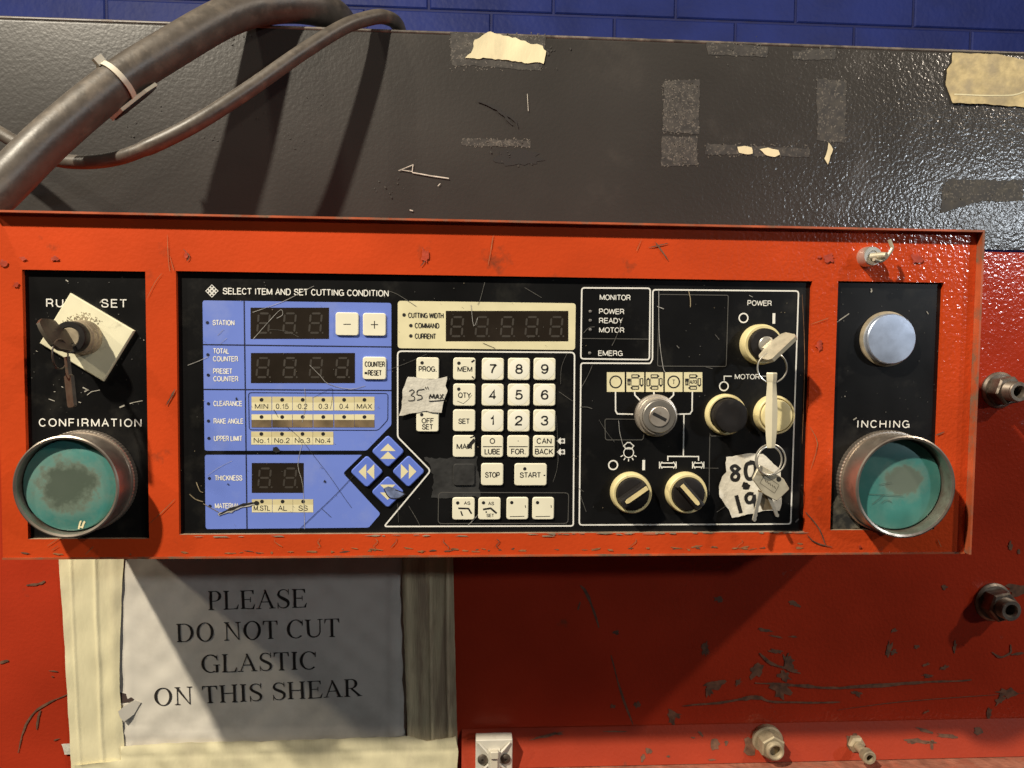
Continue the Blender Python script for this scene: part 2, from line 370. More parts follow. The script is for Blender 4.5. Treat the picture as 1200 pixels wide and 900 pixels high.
# lettering: every string is turned into a mesh and fitted between two photo positions
def _arc(cx, cz, rx, rz, a0, a1, n=14): return [(cx + rx * math.cos(R(a0 + (a1 - a0) * i / n)), cz + rz * math.sin(R(a0 + (a1 - a0) * i / n))) for i in range(n + 1)]
def sans_glyphs():
    """plain even-stroke capitals and figures, one capital height tall: advance width, list of strokes"""
    G = {}; s_ = .14
    x0 = .10
    def w_(v): return v - .10
    G['A'] = (.93, [[(.05, 0), (.465, 1), (.88, 0)], [(.20, .36), (.73, .36)]])
    G['B'] = (.92, [[(x0, 0), (x0, 1), (.5, 1)] + _arc(.5, .76, .27, .24, 90, -90, 8) + [(x0, .52)], [(.5, .52)] + _arc(.53, .26, .30, .26, 90, -90, 8) + [(x0, 0)]])
    G['C'] = (1.0, [_arc(.5, .5, .42, .5, 38, 322, 24)])
    G['D'] = (1.0, [[(x0, 0), (x0, 1), (.45, 1)] + _arc(.45, .5, .44, .5, 90, -90, 16) + [(x0, 0)]])
    G['E'] = (.88, [[(.80, 1), (x0, 1), (x0, 0), (.82, 0)], [(x0, .53), (.75, .53)]])
    G['F'] = (.82, [[(.76, 1), (x0, 1), (x0, 0)], [(x0, .51), (.68, .51)]])
    G['G'] = (1.06, [_arc(.52, .5, .44, .5, 42, 318, 22) , [(.56, .46), (.95, .46), (.95, 0)]])
    G['H'] = (1.0, [[(x0, 0), (x0, 1)], [(.90, 0), (.90, 1)], [(x0, .53), (.90, .53)]])
    G['I'] = (.38, [[(.19, 0), (.19, 1)]])
    G['K'] = (.93, [[(x0, 0), (x0, 1)], [(.82, 1), (x0 + .02, .38)], [(.36, .58), (.87, 0)]])
    G['L'] = (.77, [[(x0, 1), (x0, 0), (.73, 0)]])
    G['M'] = (1.16, [[(x0, 0), (x0, 1)], [(x0, 1), (.58, .04)], [(.58, .04), (1.06, 1)], [(1.06, 1), (1.06, 0)]])
    G['N'] = (1.0, [[(x0, 0), (x0, 1)], [(x0, 1), (.90, 0)], [(.90, 0), (.90, 1)]])
    G['O'] = (1.08, [_arc(.54, .5, .46, .5, 0, 360, 30)])
    G['P'] = (.92, [[(x0, 0), (x0, 1), (.52, 1)] + _arc(.52, .72, .30, .28, 90, -90, 10) + [(x0, .44)]])
    G['Q'] = (1.08, [_arc(.54, .5, .46, .5, 0, 360, 30), [(.62, .24), (.96, -.04)]])
    G['R'] = (.98, [[(x0, 0), (x0, 1), (.55, 1)] + _arc(.55, .73, .29, .27, 90, -90, 10) + [(x0, .46)], [(.56, .46), (.74, .40), (.80, .24), (.86, 0)]])
    sp = smooth_path([(a, b, 0) for a, b in [(.80, .72), (.72, .92), (.47, 1.0), (.20, .92), (.13, .74), (.22, .60), (.47, .52), (.74, .43), (.85, .26), (.74, .06), (.47, 0), (.18, .07), (.08, .30)]], 4)
    G['S'] = (.93, [[(p.x, p.y) for p in sp]])
    G['T'] = (.85, [[(.03, 1), (.82, 1)], [(.425, 1), (.425, 0)]])
    G['U'] = (1.0, [[(x0, 1), (x0, .38)] + _arc(.5, .38, .40, .38, 180, 360, 14) + [(.90, 1)]])
    G['V'] = (.9, [[(.04, 1), (.45, 0), (.86, 1)]])
    G['W'] = (1.3, [[(.04, 1), (.32, 0)], [(.32, 0), (.65, .96)], [(.65, .96), (.98, 0)], [(.98, 0), (1.26, 1)]])
    G['X'] = (.93, [[(.06, 1), (.87, 0)], [(.87, 1), (.06, 0)]])
    G['Y'] = (.9, [[(.04, 1), (.45, .44), (.86, 1)], [(.45, .44), (.45, 0)]])
    G['Q'] = (1.08, [_arc(.54, .5, .46, .5, 0, 360, 30), [(.62, .24), (.96, -.04)]])
    G['.'] = (.36, [[(.18, -.05), (.18, .10)]])
    G['o'] = (.76, [_arc(.38, .34, .29, .36, 0, 360, 20)])
    G['0'] = (.78, [_arc(.39, .5, .30, .5, 0, 360, 26)])
    G['1'] = (.60, [[(.14, .74), (.34, .80), (.42, 1), (.42, 0)]])
    sp = lambda l: [(p.x, p.y) for p in smooth_path([(a, b, 0) for a, b in l], 5)]
    G['2'] = (.78, [sp([(.10, .66), (.15, .90), (.39, 1), (.63, .90), (.68, .70), (.58, .50), (.30, .28), (.11, .06)]) + [(.09, 0), (.70, 0)]])
    G['3'] = (.78, [sp([(.10, .76), (.20, .95), (.40, 1), (.60, .93), (.66, .75), (.55, .58), (.34, .53)]), sp([(.34, .53), (.58, .48), (.69, .29), (.60, .07), (.39, 0), (.16, .06), (.08, .26)])])
    G['4'] = (.78, [[(.72, .26), (.08, .26), (.53, 1), (.53, 0)]])
    G['5'] = (.78, [[(.64, 1), (.20, 1), (.13, .48)] + sp([(.14, .49), (.38, .64), (.62, .53), (.69, .31), (.60, .08), (.37, 0), (.15, .06), (.08, .24)])])
    G['6'] = (.78, [sp([(.66, .78), (.58, .95), (.40, 1), (.20, .86), (.10, .50), (.12, .22), (.24, .04), (.40, 0), (.60, .07), (.69, .30), (.60, .54), (.40, .61), (.20, .52), (.11, .34)])])
    G['7'] = (.78, [[(.08, 1), (.70, 1)] + sp([(.70, 1), (.48, .68), (.34, .34), (.28, 0)])])
    G['8'] = (.78, [sp([(.39, .54), (.18, .62), (.14, .78), (.22, .95), (.39, 1), (.56, .95), (.64, .78), (.60, .62), (.39, .54)]), sp([(.39, .54), (.16, .45), (.08, .27), (.18, .06), (.39, 0), (.60, .06), (.70, .27), (.62, .45), (.39, .54)])])
    G['9'] = (.78, [[(.78 - a, 1 - b) for a, b in G['6'][1][0]]])
    return G
SG = None
def text(mb, s, x0, x1, yb, cap, y, m=0, bold=0.0, slant=0.0, wd=None, gap=.085):
    """text from photo x0 to x1 on the baseline passing photo (x0, yb), capital height cap pixels, on depth y"""
    global SG
    if SG is None: SG = sans_glyphs()
    a = P(x0, yb, y); b = P(x1, yb, y); h = (P(x0, yb - cap, y) - a).length
    wd = wd or (h * (.135 + bold))
    tot = sum((.45 if c == ' ' else SG[c][0]) + gap for c in s) - gap
    xs_ = [p[0] for st in SG[s[0]][1] for p in st]; lo = min(xs_)
    last = SG[s[-1]]; hi = tot - last[0] + max(p[0] for st in last[1] for p in st)
    kx = ((b.x - a.x) - wd) / max(.05, hi - lo) if hi - lo > .02 else 0; kz = h - wd
    if len(s) == 1 and hi - lo < .5: kx = h * .85 if s in '1' else kx
    cur = 0; lay = 0
    for c in s:
        if c == ' ': cur += .45 + gap; continue
        for st in SG[c][1]:
            lay += 1
            l = [(a.x + wd / 2 + (cur + u - lo) * kx, a.z + wd / 2 + v * kz) for u, v in st]
            closed = math.dist(l[0], l[-1]) < 1e-7
            if closed: l = l[:-1]
            if not closed:                            # square ends reach half a stroke past the last point
                pass
            mb.strip(l, wd, y - (lay % 8) * 0.0000025, m, closed)
        cur += SG[c][0] + gap
def lettering(parent, m, s, *a, **k):
    mb = MB(); text(mb, s, *a, **k); return mb.build('lettering', m, parent)
def refill(o, mb, mats):                              # give a part its final mesh
    c = Vector(o['wc']); me = o.data
    me.clear_geometry(); me.materials.clear()
    me.from_pydata([tuple(Vector(p) - c) for p in mb.v], [], mb.f)
    for m in mats: me.materials.append(MATS[m])
    for p, mi in zip(me.polygons, mb.m): p.material_index = mi; p.use_smooth = True
    me.update(); me.set_sharp_from_angle(angle=R(32))
def stroke(mb, l, wpx, y, m=0, closed=False, taper=False, sm=0):
    if sm: l = [(q.x, q.y) for q in smooth_path([(a, b, 0) for a, b in l], sm)]
    k = len(l); s = mm(l[0][0], l[0][1], 1, y)
    wd = [wpx * s * ((0.25 + 0.75 * math.sin(math.pi * (i + .4) / (k - .2))) * random.uniform(.55, 1.25) if taper else 1) for i in range(k)]
    if taper and k > 4: l = [(a + random.uniform(-.12, .12) * wpx, b + random.uniform(-.12, .12) * wpx) for a, b in l]
    mb.strip(pts(l, y), wd, y, m, closed)
def chip(mb, cx, cy, rx, ry, y, m=0, rot=0.0, n=14, rough=0.35):
    l = []
    for i in range(n):
        a = 2 * math.pi * i / n; k = 1 + random.uniform(-rough, rough)
        x = rx * k * math.cos(a); z = ry * k * math.sin(a)
        l.append((cx + x * math.cos(rot) - z * math.sin(rot), cy + x * math.sin(rot) + z * math.cos(rot)))
    mb.flat(pts(l, y), y, m)
def ragged(l, step=4, amp=1.0, skip=()):             # roughen a photo outline
    out = []
    for i in range(len(l)):
        a, b = l[i], l[(i + 1) % len(l)]; d = math.dist(a, b); n = max(1, int(d / step))
        am = 0.12 if i in skip else amp; q = 0
        for k in range(n):
            t = k / n; nx, ny = -(b[1] - a[1]) / d, (b[0] - a[0]) / d; q = (q * .62 + random.uniform(-am, am) * .62) if k else 0
            out.append((a[0] + (b[0] - a[0]) * t + nx * q, a[1] + (b[1] - a[1]) * t + ny * q))
    return out

# ================================================================== SETTING: block wall behind
def build_wall():
    yw = CAM.y + 2.52
    bw, bh, g = 0.400, 0.200, 0.008
    o = P(1002, 30, yw)                              # a joint seen in the photo
    mb = MB(); mb.box(-3.2, 3.2, yw + 0.006, yw + 0.10, -1.6, 1.8, 1)
    for r in range(-7, 8):
        z1 = o.z - bh * r if r > 0 else o.z + bh * (-r)
        for k in range(-9, 9):
            x0 = o.x + bw * k + (bw / 2 if r % 2 else 0)
            z0 = o.z + bh * (-r)
            p = [(x0 + g / 2, z0 - bh + g / 2), (x0 + bw - g / 2, z0 - bh + g / 2), (x0 + bw - g / 2, z0 - g / 2), (x0 + g / 2, z0 - g / 2)]
            if z0 > 1.7 or z0 - bh < -1.5: continue
            mb.prism(p, yw + 0.02, yw, 0, bevel=0.004)
    tag(mb.build('block_wall', ['blue_wall_paint', 'blue_mortar']), 'dark blue painted concrete block wall behind the machine', 'wall')
build_wall()

# ================================================================== MACHINE HOUSING
housing = thing('shear_housing', 'charcoal and red painted steel housing of the shear carrying the console', 'machine', (0, BASE, -0.30))
def build_housing():
    zt = (P(0, 18, BASE).z + P(1200, 63, BASE).z) / 2
    zs = P(1170, 294, BASE).z                        # seam between charcoal and red
    x0, x1 = -1.1, 1.1
    mb = MB()
    r = 0.004
    prof = [(BASE + 0.42, zt)] + [(BASE + r - r * math.sin(R(a)), zt - r + r * math.cos(R(a))) for a in (0, 30, 60, 90)] + [(BASE, zs + 0.0012), (BASE + 0.02, zs + 0.0012)]
    n = len(prof)
    mb.add([(x, y, z) for x in (x0, x1) for y, z in prof], [(i, i + 1, i + 1 + n, i + n) for i in range(n - 1)] + [tuple(range(n)), tuple(reversed(range(n, 2 * n)))])
    e = BASE - 0.00022; k = [e]
    def ny(): k[0] -= 0.00001; return k[0]
    # old tape residue, scuffs and scratches on the charcoal face
    for l in ([(527, 38), (640, 44), (635, 83), (530, 76)], [(541, 162), (622, 165), (622, 173), (541, 170)], [(778, 95), (820, 93), (819, 157), (776, 155)],
              [(776, 160), (818, 161), (817, 193), (775, 195)], [(958, 92), (992, 95), (990, 168), (957, 164)], [(828, 50), (900, 55), (899, 67), (830, 64)],
              [(928, 60), (980, 56), (978, 70), (930, 70)], [(828, 168), (950, 175), (948, 184), (826, 181)], [(1112, 210), (1200, 212), (1200, 235), (1150, 236), (1102, 250), (1104, 226)]):
        mb.flat(pts(ragged(l, 3, 1.3), ny()), k[0], 1)
        xa, xb = min(p[0] for p in l), max(p[0] for p in l); ya, yb2 = min(p[1] for p in l), max(p[1] for p in l)
        area = (xb - xa) * (yb2 - ya)
        for _ in range(int(min(300, area * (.11 if 770 < xa < 780 or xa < 640 or xa > 1100 else .06)))):
            px, py = random.triangular(xa, xb, random.choice((xa, xb))), random.uniform(ya, yb2)
            if px > 1100 and not (212 < py < 236): continue
            chip(mb, px, py, random.uniform(.4, 1.9), random.uniform(.3, 1.0), k[0] - .000004, 5, random.uniform(0, 3), n=6, rough=.5)
    for cx, cy, rx, ry in ((608, 185, 26, 9),):
        chip(mb, cx, cy, rx, ry, ny(), 2, rough=.25, n=24)
    for a in range(90):                               # fine speckle left by old adhesive
        cx, cy = random.choice(((255, 165, 22, 8), (275, 45, 22, 8), (148, 150, 5, 22), (380, 118, 9, 16), (190, 135, 10, 10), (350, 168, 14, 12), (585, 178, 40, 12), (455, 225, 80, 10), (640, 60, 10, 10), (590, 185, 25, 9), (870, 60, 40, 5), (900, 215, 60, 25), (300, 150, 200, 80), (1140, 240, 30, 12)))[:2], 0
        b = cx; r1 = random.gauss(0, 1); r2 = random.gauss(0, 1)
        chip(mb, b[0] + r1 * 13, b[1] + r2 * 7, random.uniform(.5, 1.6), random.uniform(.4, 1.1), ny(), 1, random.uniform(0, 3), n=6)
    stroke(mb, [(559, 118), (575, 124), (585, 130), (592, 136), (600, 146)], 4.0, ny(), 3, taper=True, sm=4)
    stroke(mb, [(592, 134), (603, 141), (607, 150)], 2.4, ny(), 3, taper=True, sm=4)
    for l, wd in (([(467, 200), (484, 193), (483, 201), (470, 199)], .9), ([(483, 202), (505, 206), (526, 209)], 1.3), ([(618, 110), (619, 130)], .6), ([(480, 246), (484, 247)], 1.3), ([(513, 218), (516, 215)], .8)):
        stroke(mb, l, wd, ny(), 4)
    cov = mb.build('upper_cover', ['charcoal_paint', 'tape_residue', 'dark_scuff', 'dark_scuff', 'bright_scratch', 'residue_specks'], housing)
    # thin rounded top edge, its catch of light painted as paler charcoal
    mb = MB(); mb.tube([(x0, BASE + 0.0015, zt - 0.0005), (x1, BASE + 0.0015, zt - 0.0005)], 0.0017, n=10)
    mb.build('top_edge', 'lit_charcoal_edge', housing)
    # red lower face
    xr = P(541, 870, BASE).x
    zb = P(700, 851, BASE).z                         # start of the sloping rail
    zl = P(870, 894, BASE - 0.013).z                 # its foot
    mb = MB()
    mb.box(x0, x1, BASE, BASE + 0.02, -0.62, zs - 0.0012)
    k[0] = BASE - 0.0002
    S1 = lambda l, wd, m=1, tp=True, sm=4: stroke(mb, l, wd, ny(), m, taper=tp, sm=sm)
    S1([(680, 686), (690, 700), (702, 736)], 3.2); S1([(716, 768), (728, 812), (742, 850)], 2.6)
    S1([(680, 705), (677, 715)], 2.5); chip(mb, 722, 741, 4, 2.5, ny(), 1, .3)
    for cx, cy, rx, ry, ro in ((718, 828, 3, 3, 0), (747, 826, 3.5, 4, .4), (787, 842, 4, 7, -.3), (790, 836, 8, 3, .5), (931, 708, 6, 3, .3), (842, 702, 5, 3, .1), (827, 760, 4, 7, .2), (828, 764, 3, 3, 0),
                               (895, 738, 9, 1.8, .15), (910, 746, 7, 1.0, .2), (930, 746, 5, .9, 0), (886, 787, 8, 9, .2), (924, 776, 7, 9, -.3), (920, 792, 7, 6, .2), (910, 763, 8, 2.5, .2), (840, 803, 12, 5, -.2), (832, 808, 4, 8, .2),
                               (865, 800, 5, 3, -.8), (915, 809, 11, 8, .2), (1042, 760, 3, 8, .15), (1047, 764, 4, 3, 0), (1074, 758, 4, 2, -.3), (1048, 739, 3, 2, -.4), (1085, 779, 5, 2, -.3), (1087, 792, 6, 2, .1),
                               (1005, 813, 6, 3, .5), (1107, 782, 5, 2, -.3), (1119, 758, 2, 6, 0), (1180, 812, 11, 5, -.1), (1172, 820, 4, 7, .6), (1159, 838, 3, 7, .1), (1107, 688, 3, 2.5, -.5), (1194, 647, 2, 3, 0), (1184, 640, 2, 5, .1), (1086, 834, 4, 1.2, -.5), (1193, 690, 14, 8, 0)):
        chip(mb, cx, cy, rx, ry, ny(), 1, ro, n=16, rough=.5)
    S1([(890, 765), (905, 778), (935, 786)], 4); S1([(924, 765), (921, 782), (938, 789)], 4); S1([(885, 800), (930, 803), (985, 806), (1060, 801), (1138, 797)], 4.5, sm=6)
    S1([(800, 827), (850, 823), (885, 817), (910, 823), (985, 823)], 4.5, sm=6); S1([(982, 832), (1060, 822), (1200, 812)], 1.2)
    S1([(1162, 764), (1172, 770), (1184, 765), (1184, 755)], 3); S1([(1185, 767), (1200, 765)], 3)
    for l, wd in (([(31, 686), (45, 684), (53, 681)], 3.2), ([(0, 777), (10, 774)], 4), ([(21, 882), (28, 855), (40, 835), (60, 822), (82, 813)], 2.6), ([(43, 855), (45, 840), (48, 832)], 3),
                  ([(57, 786), (68, 787)], 1.4), ([(60, 793), (63, 793)], 1.6), ([(63, 868), (70, 865)], 1.8)):
        S1(l, wd)
    mb.build('lower_body', ['red_machine_paint', 'bare_primer'], housing)
    # sloping rail below, then a rough ledge
    xe = xr
    mb = MB()
    mb.add([(xe, BASE - 0.0006, zb), (x1, BASE - 0.0006, zb), (x1, BASE - 0.013, zl), (xe, BASE - 0.013, zl), (xe, BASE + 0.01, zl), (x1, BASE + 0.01, zl)],
           [(0, 1, 2, 3), (3, 2, 5, 4), (0, 3, 4), (1, 5, 2)])
    def rail(px, py):                                 # photo position to a point on the rail
        t = 0.5
        for _ in range(12):
            y = BASE - 0.0006 - 0.0124 * t; p = P(px, py, y); t = (zb - p.z) / (zb - zl)
        return Vector((p.x, p.y - 0.0004, p.z))
    def rchip(cx, cy, rx, ry, ro=0):
        l = []
        for i in range(12):
            a = 2 * math.pi * i / 12; q = 1 + random.uniform(-.4, .4); x = rx * q * math.cos(a); z = ry * q * math.sin(a)
            l.append(rail(cx + x * math.cos(ro) - z * math.sin(ro), cy + x * math.sin(ro) + z * math.cos(ro)))
        mb.add(l, [tuple(range(12))], 1)
    for a in ((640, 862, 22, 1.6, -.25), (720, 857, 12, .8, 0), (760, 880, 4, 3, .5), (753, 888, 3, 4, 0), (783, 886, 2, 1.5), (821, 860, 4, 1.5, .8), (838, 872, 6, 6, -.6), (851, 870, 2, 3), (834, 890, 4, 1), (880, 873, 8, 12, 0), (1000, 868, 7, 9), (1075, 868, 16, 2.5, .1), (1110, 862, 14, 3, .1),
              (1092, 870, 6, 1.5, 0), (1068, 870, 4, 1.5), (1092, 872, 2, 6), (1146, 857, 5, 5, -.3), (1084, 848 + 8, 9, 2, .3), (812, 864, 3, 1), (655, 860, 5, 1)):
        rchip(*a)
    mb.build('lower_rail', ['matte_rail_paint', 'bare_primer'], housing, label='sloping red rail along the bottom')
    mb = MB(); x = xe + 0.03; zz = zl - 0.0006
    top = []; N = 120
    for i in range(N + 1):
        xx = x + (x1 - x) * i / N
        top.append((xx, BASE - 0.0125 + random.uniform(-.0006, .0006), zz)); top.append((xx, BASE - 0.058, zz - 0.001)); top.append((xx, BASE - 0.060, zz - 0.03))
    fs = []
    for i in range(N):
        a = 3 * i; fs += [(a, a + 1, a + 4, a + 3), (a + 1, a + 2, a + 5, a + 4)]
    mb.add(top, fs); mb.build('ledge', 'rough_ledge_metal', housing, label='rough worn ledge at the very bottom')
    return rail
rail = build_housing()

def hexagon(c, r, rot=0.0): return [(c[0] + r * math.cos(R(60 * i) + rot), c[1] + r * math.sin(R(60 * i) + rot)) for i in range(6)]
def fitting(px, py, yb, r, hn, hp, m, label, rot=0.2, bore=0.5):
    c = XZ(px, py, yb)
    root = MB().lathe(c, [(r * 1.22, yb + 0.003), (r * 1.22, yb - 0.002), (r * 1.08, yb - 0.0035), (r * 0.8, yb - 0.0035)], n=32).build('hydraulic_fitting', m, housing, label=label)
    MB().prism(hexagon(c, r, rot), yb - 0.003, yb - hn, bevel=r * 0.10).build('hex_nut', m, root, smooth=20)
    q = r * 0.66; a, b = yb - hn + 0.001, yb - hp
    mb = MB(); pr = []
    nt = 5
    for i in range(nt):
        t0 = a + (b - a) * (0.1 + .75 * i / nt); pr += [(q, t0), (q * 0.93, t0 + (b - a) * .07)]
    mb.lathe(c, [(q, a)] + pr + [(q, b + 0.001), (q * .92, b), (q * bore * 1.25, b), (q * bore, b + 0.002), (q * bore, b + 0.016)], n=32)
    mb.build('threaded_nipple', m, root)
fitting(1170, 457, BASE, 0.0145, 0.017, 0.029, 'fitting_steel', 'dark hex fitting beside the console, upper right edge')
fitting(1163, 705, BASE, 0.0155, 0.018, 0.027, 'fitting_steel', 'dark hex fitting on bare red face, lower right')
p = rail(899, 868); fitting(899, 868, p.y + .001, 0.0125, 0.016, 0.022, 'dusty_brass', 'dusty square shouldered fitting on the lower rail', 0.5, 0.62)
def nipple(px, py):
    q = rail(px, py); c = (q.x, q.z); y = q.y
    root = MB().lathe(c, [(0.0085, y + .004), (0.0085, y - 0.002), (0.006, y - 0.004), (0.0045, y - .004)], n=6).build('grease_nipple', 'dusty_brass', housing, label='small dusty grease nipple on the lower rail')
    MB().lathe(c, [(0.0042, y), (0.0040, y - 0.015), (0.0066, y - 0.018), (0.0066, y - 0.025), (0.0056, y - 0.026), (0.0034, y - 0.026), (0.0034, y - .018)], n=24).build('nipple_tip', 'dusty_brass', root)
nipple(1003, 872)
def cable_mount():
    y = BASE - 0.021; o = lambda px, py: XZ(px, py, y)
    c = XZ(579, 888, y); h = 0.0172
    root = MB().prism(rrect(c[0] - h, c[1] - h, c[0] + h, c[1] + h, 0.001), BASE - 0.008, y, bevel=0.0007)
    root = root.build('cable_mount', 'aged_white', housing, label='white square cable mount screwed to the lower rail')
    mb = MB()
    for sx in (-1, 1):
        for sz in (-1, 1):
            a = Vector((c[0] + sx * .015, y - .0008, c[1] + sz * .015)); b = Vector((c[0] + sx * .004, y - .0032, c[1] + sz * .004))
            mb.tube([a, b], [0.0010, 0.0016], n=6)
    mb.box(c[0] - .0055, c[0] + .0055, y - .005, y, c[1] - .008, c[1] + .0085)
    mb.build('raised_ribs', 'aged_white', root)
    for sx in (-1, 1):
        q = (c[0] + sx * .0108, c[1] - .001)
        mb = MB().lathe(q, [(0.0048, y + .001), (0.0046, y - 0.0014), (0.0034, y - .0022), (0.0012, y - .0024), (0.0012, y - .001), (0, y - .001)], n=20)
        mb.build('screw', 'fitting_steel', root)
    mb = MB(); mb.box(c[0] - .0028, c[0] + .0028, y - .0075, y - .0045, c[1] - .03, c[1] + .004); mb.prism(rrect(c[0] - .0038, c[1] + .0035, c[0] + .0038, c[1] + .0105, .001), y - .0045, y - .0095, bevel=.0007)
    mb.build('tie_strap', 'tie_plastic', root)
cable_mount()

# ================================================================== CONTROL CONSOLE
con = thing('control_console', 'red control console with three black windows of keys, displays and switches', 'control panel', (0, 0.07, P(580, 650, 0).z))
def avg(a, b): return (a + b) / 2
LX = P(3, 640, 0).x
RX = avg(P(1145, 272, 0).x, P(1130, 640, 0).x)
TZ = avg(P(0, 252, 0).z, P(1145, 272, 0).z)
BZ = avg(P(0, 655, 0).z, P(1130, 645, 0).z)
def win(a, b, c, d):            # window corners lt, rt, rb, lb
    q = [P(*k, 0) for k in (a, b, c, d)]
    return (avg(q[0].x, q[3].x), avg(q[1].x, q[2].x), avg(q[2].z, q[3].z), avg(q[0].z, q[1].z))
W1 = win((26, 316), (170, 318), (175, 631), (32.5, 632))
W2 = win((205, 318), (952, 329), (943, 622), (211, 628))
W3 = win((982, 329.5), (1106.5, 331), (1094.5, 621), (973, 621))
def console_body():
    # folded cabinet behind the bezel
    mb = MB(); mb.box(LX + .0004, RX - .0004, 0.0122, BASE - 0.001, BZ + .0004, TZ - .0004)
    mb.build('cabinet', 'red_orange_paint', con)
    mb = MB(); xs = [LX, W1[0], W1[1], W2[0], W2[1], W3[0], W3[1], RX]
    Wn = {1: W1, 3: W2, 5: W3}; f = []
    for y in (0.0, 0.012):
        for i in range(7):
            a, b = xs[i], xs[i + 1]
            if i in Wn:
                mb.flat([(a, BZ), (b, BZ), (b, Wn[i][2]), (a, Wn[i][2])], y); mb.flat([(a, Wn[i][3]), (b, Wn[i][3]), (b, TZ), (a, TZ)], y)
            else:
                mb.flat([(a, BZ), (b, BZ), (b, TZ), (a, TZ)], y)
    for q in (W1, W2, W3):                            # inner walls of the windows
        l = [(q[0], q[2]), (q[1], q[2]), (q[1], q[3]), (q[0], q[3])]
        for i in range(4):
            a, b = l[i], l[(i + 1) % 4]
            mb.add([(a[0], 0, a[1]), (b[0], 0, b[1]), (b[0], .012, b[1]), (a[0], .012, a[1])], [(0, 1, 2, 3)], 1 if i == 0 else 0)
    l = [(LX, BZ), (RX, BZ), (RX, TZ), (LX, TZ)]
    for i in range(4):
        a, b = l[i], l[(i + 1) % 4]
        mb.add([(a[0], 0, a[1]), (b[0], 0, b[1]), (b[0], .012, b[1]), (a[0], .012, a[1])], [(0, 1, 2, 3)])
    k = [-0.00012]
    def ny(): k[0] -= 0.000006; return k[0]
    # worn paint: chipped bottom edges and scratches
    for i in range(60):
        px = random.uniform(215, 940) if i < 46 else random.uniform(10, 1120)
        yb = 646.5 + (px - 600) * -.0088 - .3
        chip(mb, px, yb - abs(random.gauss(0, 2.2)), random.uniform(1, 7), random.uniform(.4, 1.3), ny(), random.choice((2, 4, 4)), random.uniform(-.2, .2), n=9, rough=.5)
    for i in range(40):
        px = random.uniform(215, 938); yb = 627.9 - (px - 211) * .0082
        chip(mb, px, yb + 1.2 + abs(random.gauss(0, .7)), random.uniform(1.5, 9), random.uniform(.3, .9), ny(), 1, 0, n=9, rough=.5)
    for px in (322, 375, 440, 465, 520, 582, 745, 868):
        a = random.uniform(-9, 9); b_ = random.uniform(-3, 3); stroke(mb, [(px, 629 + abs(b_)), (px + a * .3 + b_, 635), (px + a * .6 - b_, 640), (px + a, 645 - random.uniform(0, 5))], random.uniform(.5, 1.3), ny(), random.choice((2, 4)), taper=True, sm=3)
    for l, wd in (([(578, 276), (575, 295), (572, 310)], 1.6), ([(768, 284), (774, 292), (783, 305)], 2.4), ([(760, 290), (775, 287), (783, 285)], 2.0), ([(752, 280), (746, 294)], 1.0), ([(196, 275), (197, 302), (199, 318)], 1.0), ([(204, 318), (199, 300)], 1),
                  ([(172, 350), (182, 330), (190, 320)], .8), ([(195, 475), (202, 462), (205, 456)], 3.5), ([(205, 585), (190, 600), (176, 613)], 1.2), ([(55, 640), (70, 630)], 1.2), ([(60, 645), (68, 640)], 1.5), ([(100, 650), (110, 640)], 1.2),
                  ([(949, 500), (958, 520), (950, 550)], 1.2), ([(944, 600), (960, 620), (968, 640)], 3), ([(946, 627), (956, 636), (975, 641)], 2.6), ([(1097, 510), (1107, 506)], 2.2), ([(1099, 632), (1103, 641)], 1.6), ([(950, 380), (962, 376), (972, 372)], .8), ([(940, 345), (943, 420), (940, 520)], .8),
                  ([(215, 292), (222, 300), (219, 306)], 2), ([(495, 290), (499, 302), (493, 312)], 2.2)):
        stroke(mb, l, wd * .7, ny(), 4 if wd < 2 else 2, taper=True, sm=3)
    for cx, cy, rx, ry in ((4, 309, 4, 4), (27, 303, 4, 2.5), (64, 303, 4, 2.5), (972, 302, 6, 5), (960, 301, 3, 1.5), (1074, 303, 7, 5), (1008, 641, 2, 2), (498, 300, 4, 8), (960, 405, 4, 6), (218, 299, 2, 4), (19, 334, 3, 3)):
        chip(mb, cx, cy, rx, ry, ny(), 3, rough=.4, n=18)
    mb.build('bezel', ['red_orange_paint', 'worn_steel_edge', 'bare_primer', 'smudge', 'tan_chip'], con)
    # raised lip along the top and the right edge
    d = -0.0066; t = 0.0016
    mb = MB(); mb.box(LX, RX, d, 0.0121, TZ + .0001, TZ + t); mb.build('top_lip', 'lip_paint', con)
    mb = MB(); mb.box(RX + .0001, RX + t, d, 0.0121, BZ - .0005, TZ + t); mb.build('side_lip', 'lip_paint', con)
    mb = MB(); mb.box(LX, RX, -0.0011, 0.0121, BZ - .0014, BZ - .0001); mb.build('bottom_lip', 'lip_paint', con)
console_body()
Y0 = PLATE
def plate(q, name, label=None):
    mb = MB(); mb.box(q[0] - .003, q[1] + .003, Y0, Y0 + .003, q[2] - .003, q[3] + .003)
    o = mb.build(name, 'black_plate', con, label=label); return o, mb
pl1, sk1 = plate(W1, 'face_plate', 'black plate lettered RUN SET and CONFIRMATION')
pl2, sk2 = plate(W2, 'face_plate', 'wide black plate with blue fields, keys and switches')
pl3, sk3 = plate(W3, 'face_plate', 'black plate lettered INCHING')
T = Y0 - 0.00035                # print level on blue or black
B = Y0 - 0.00018                # blue fields
def U(i=0): return T - 0.000004 * i

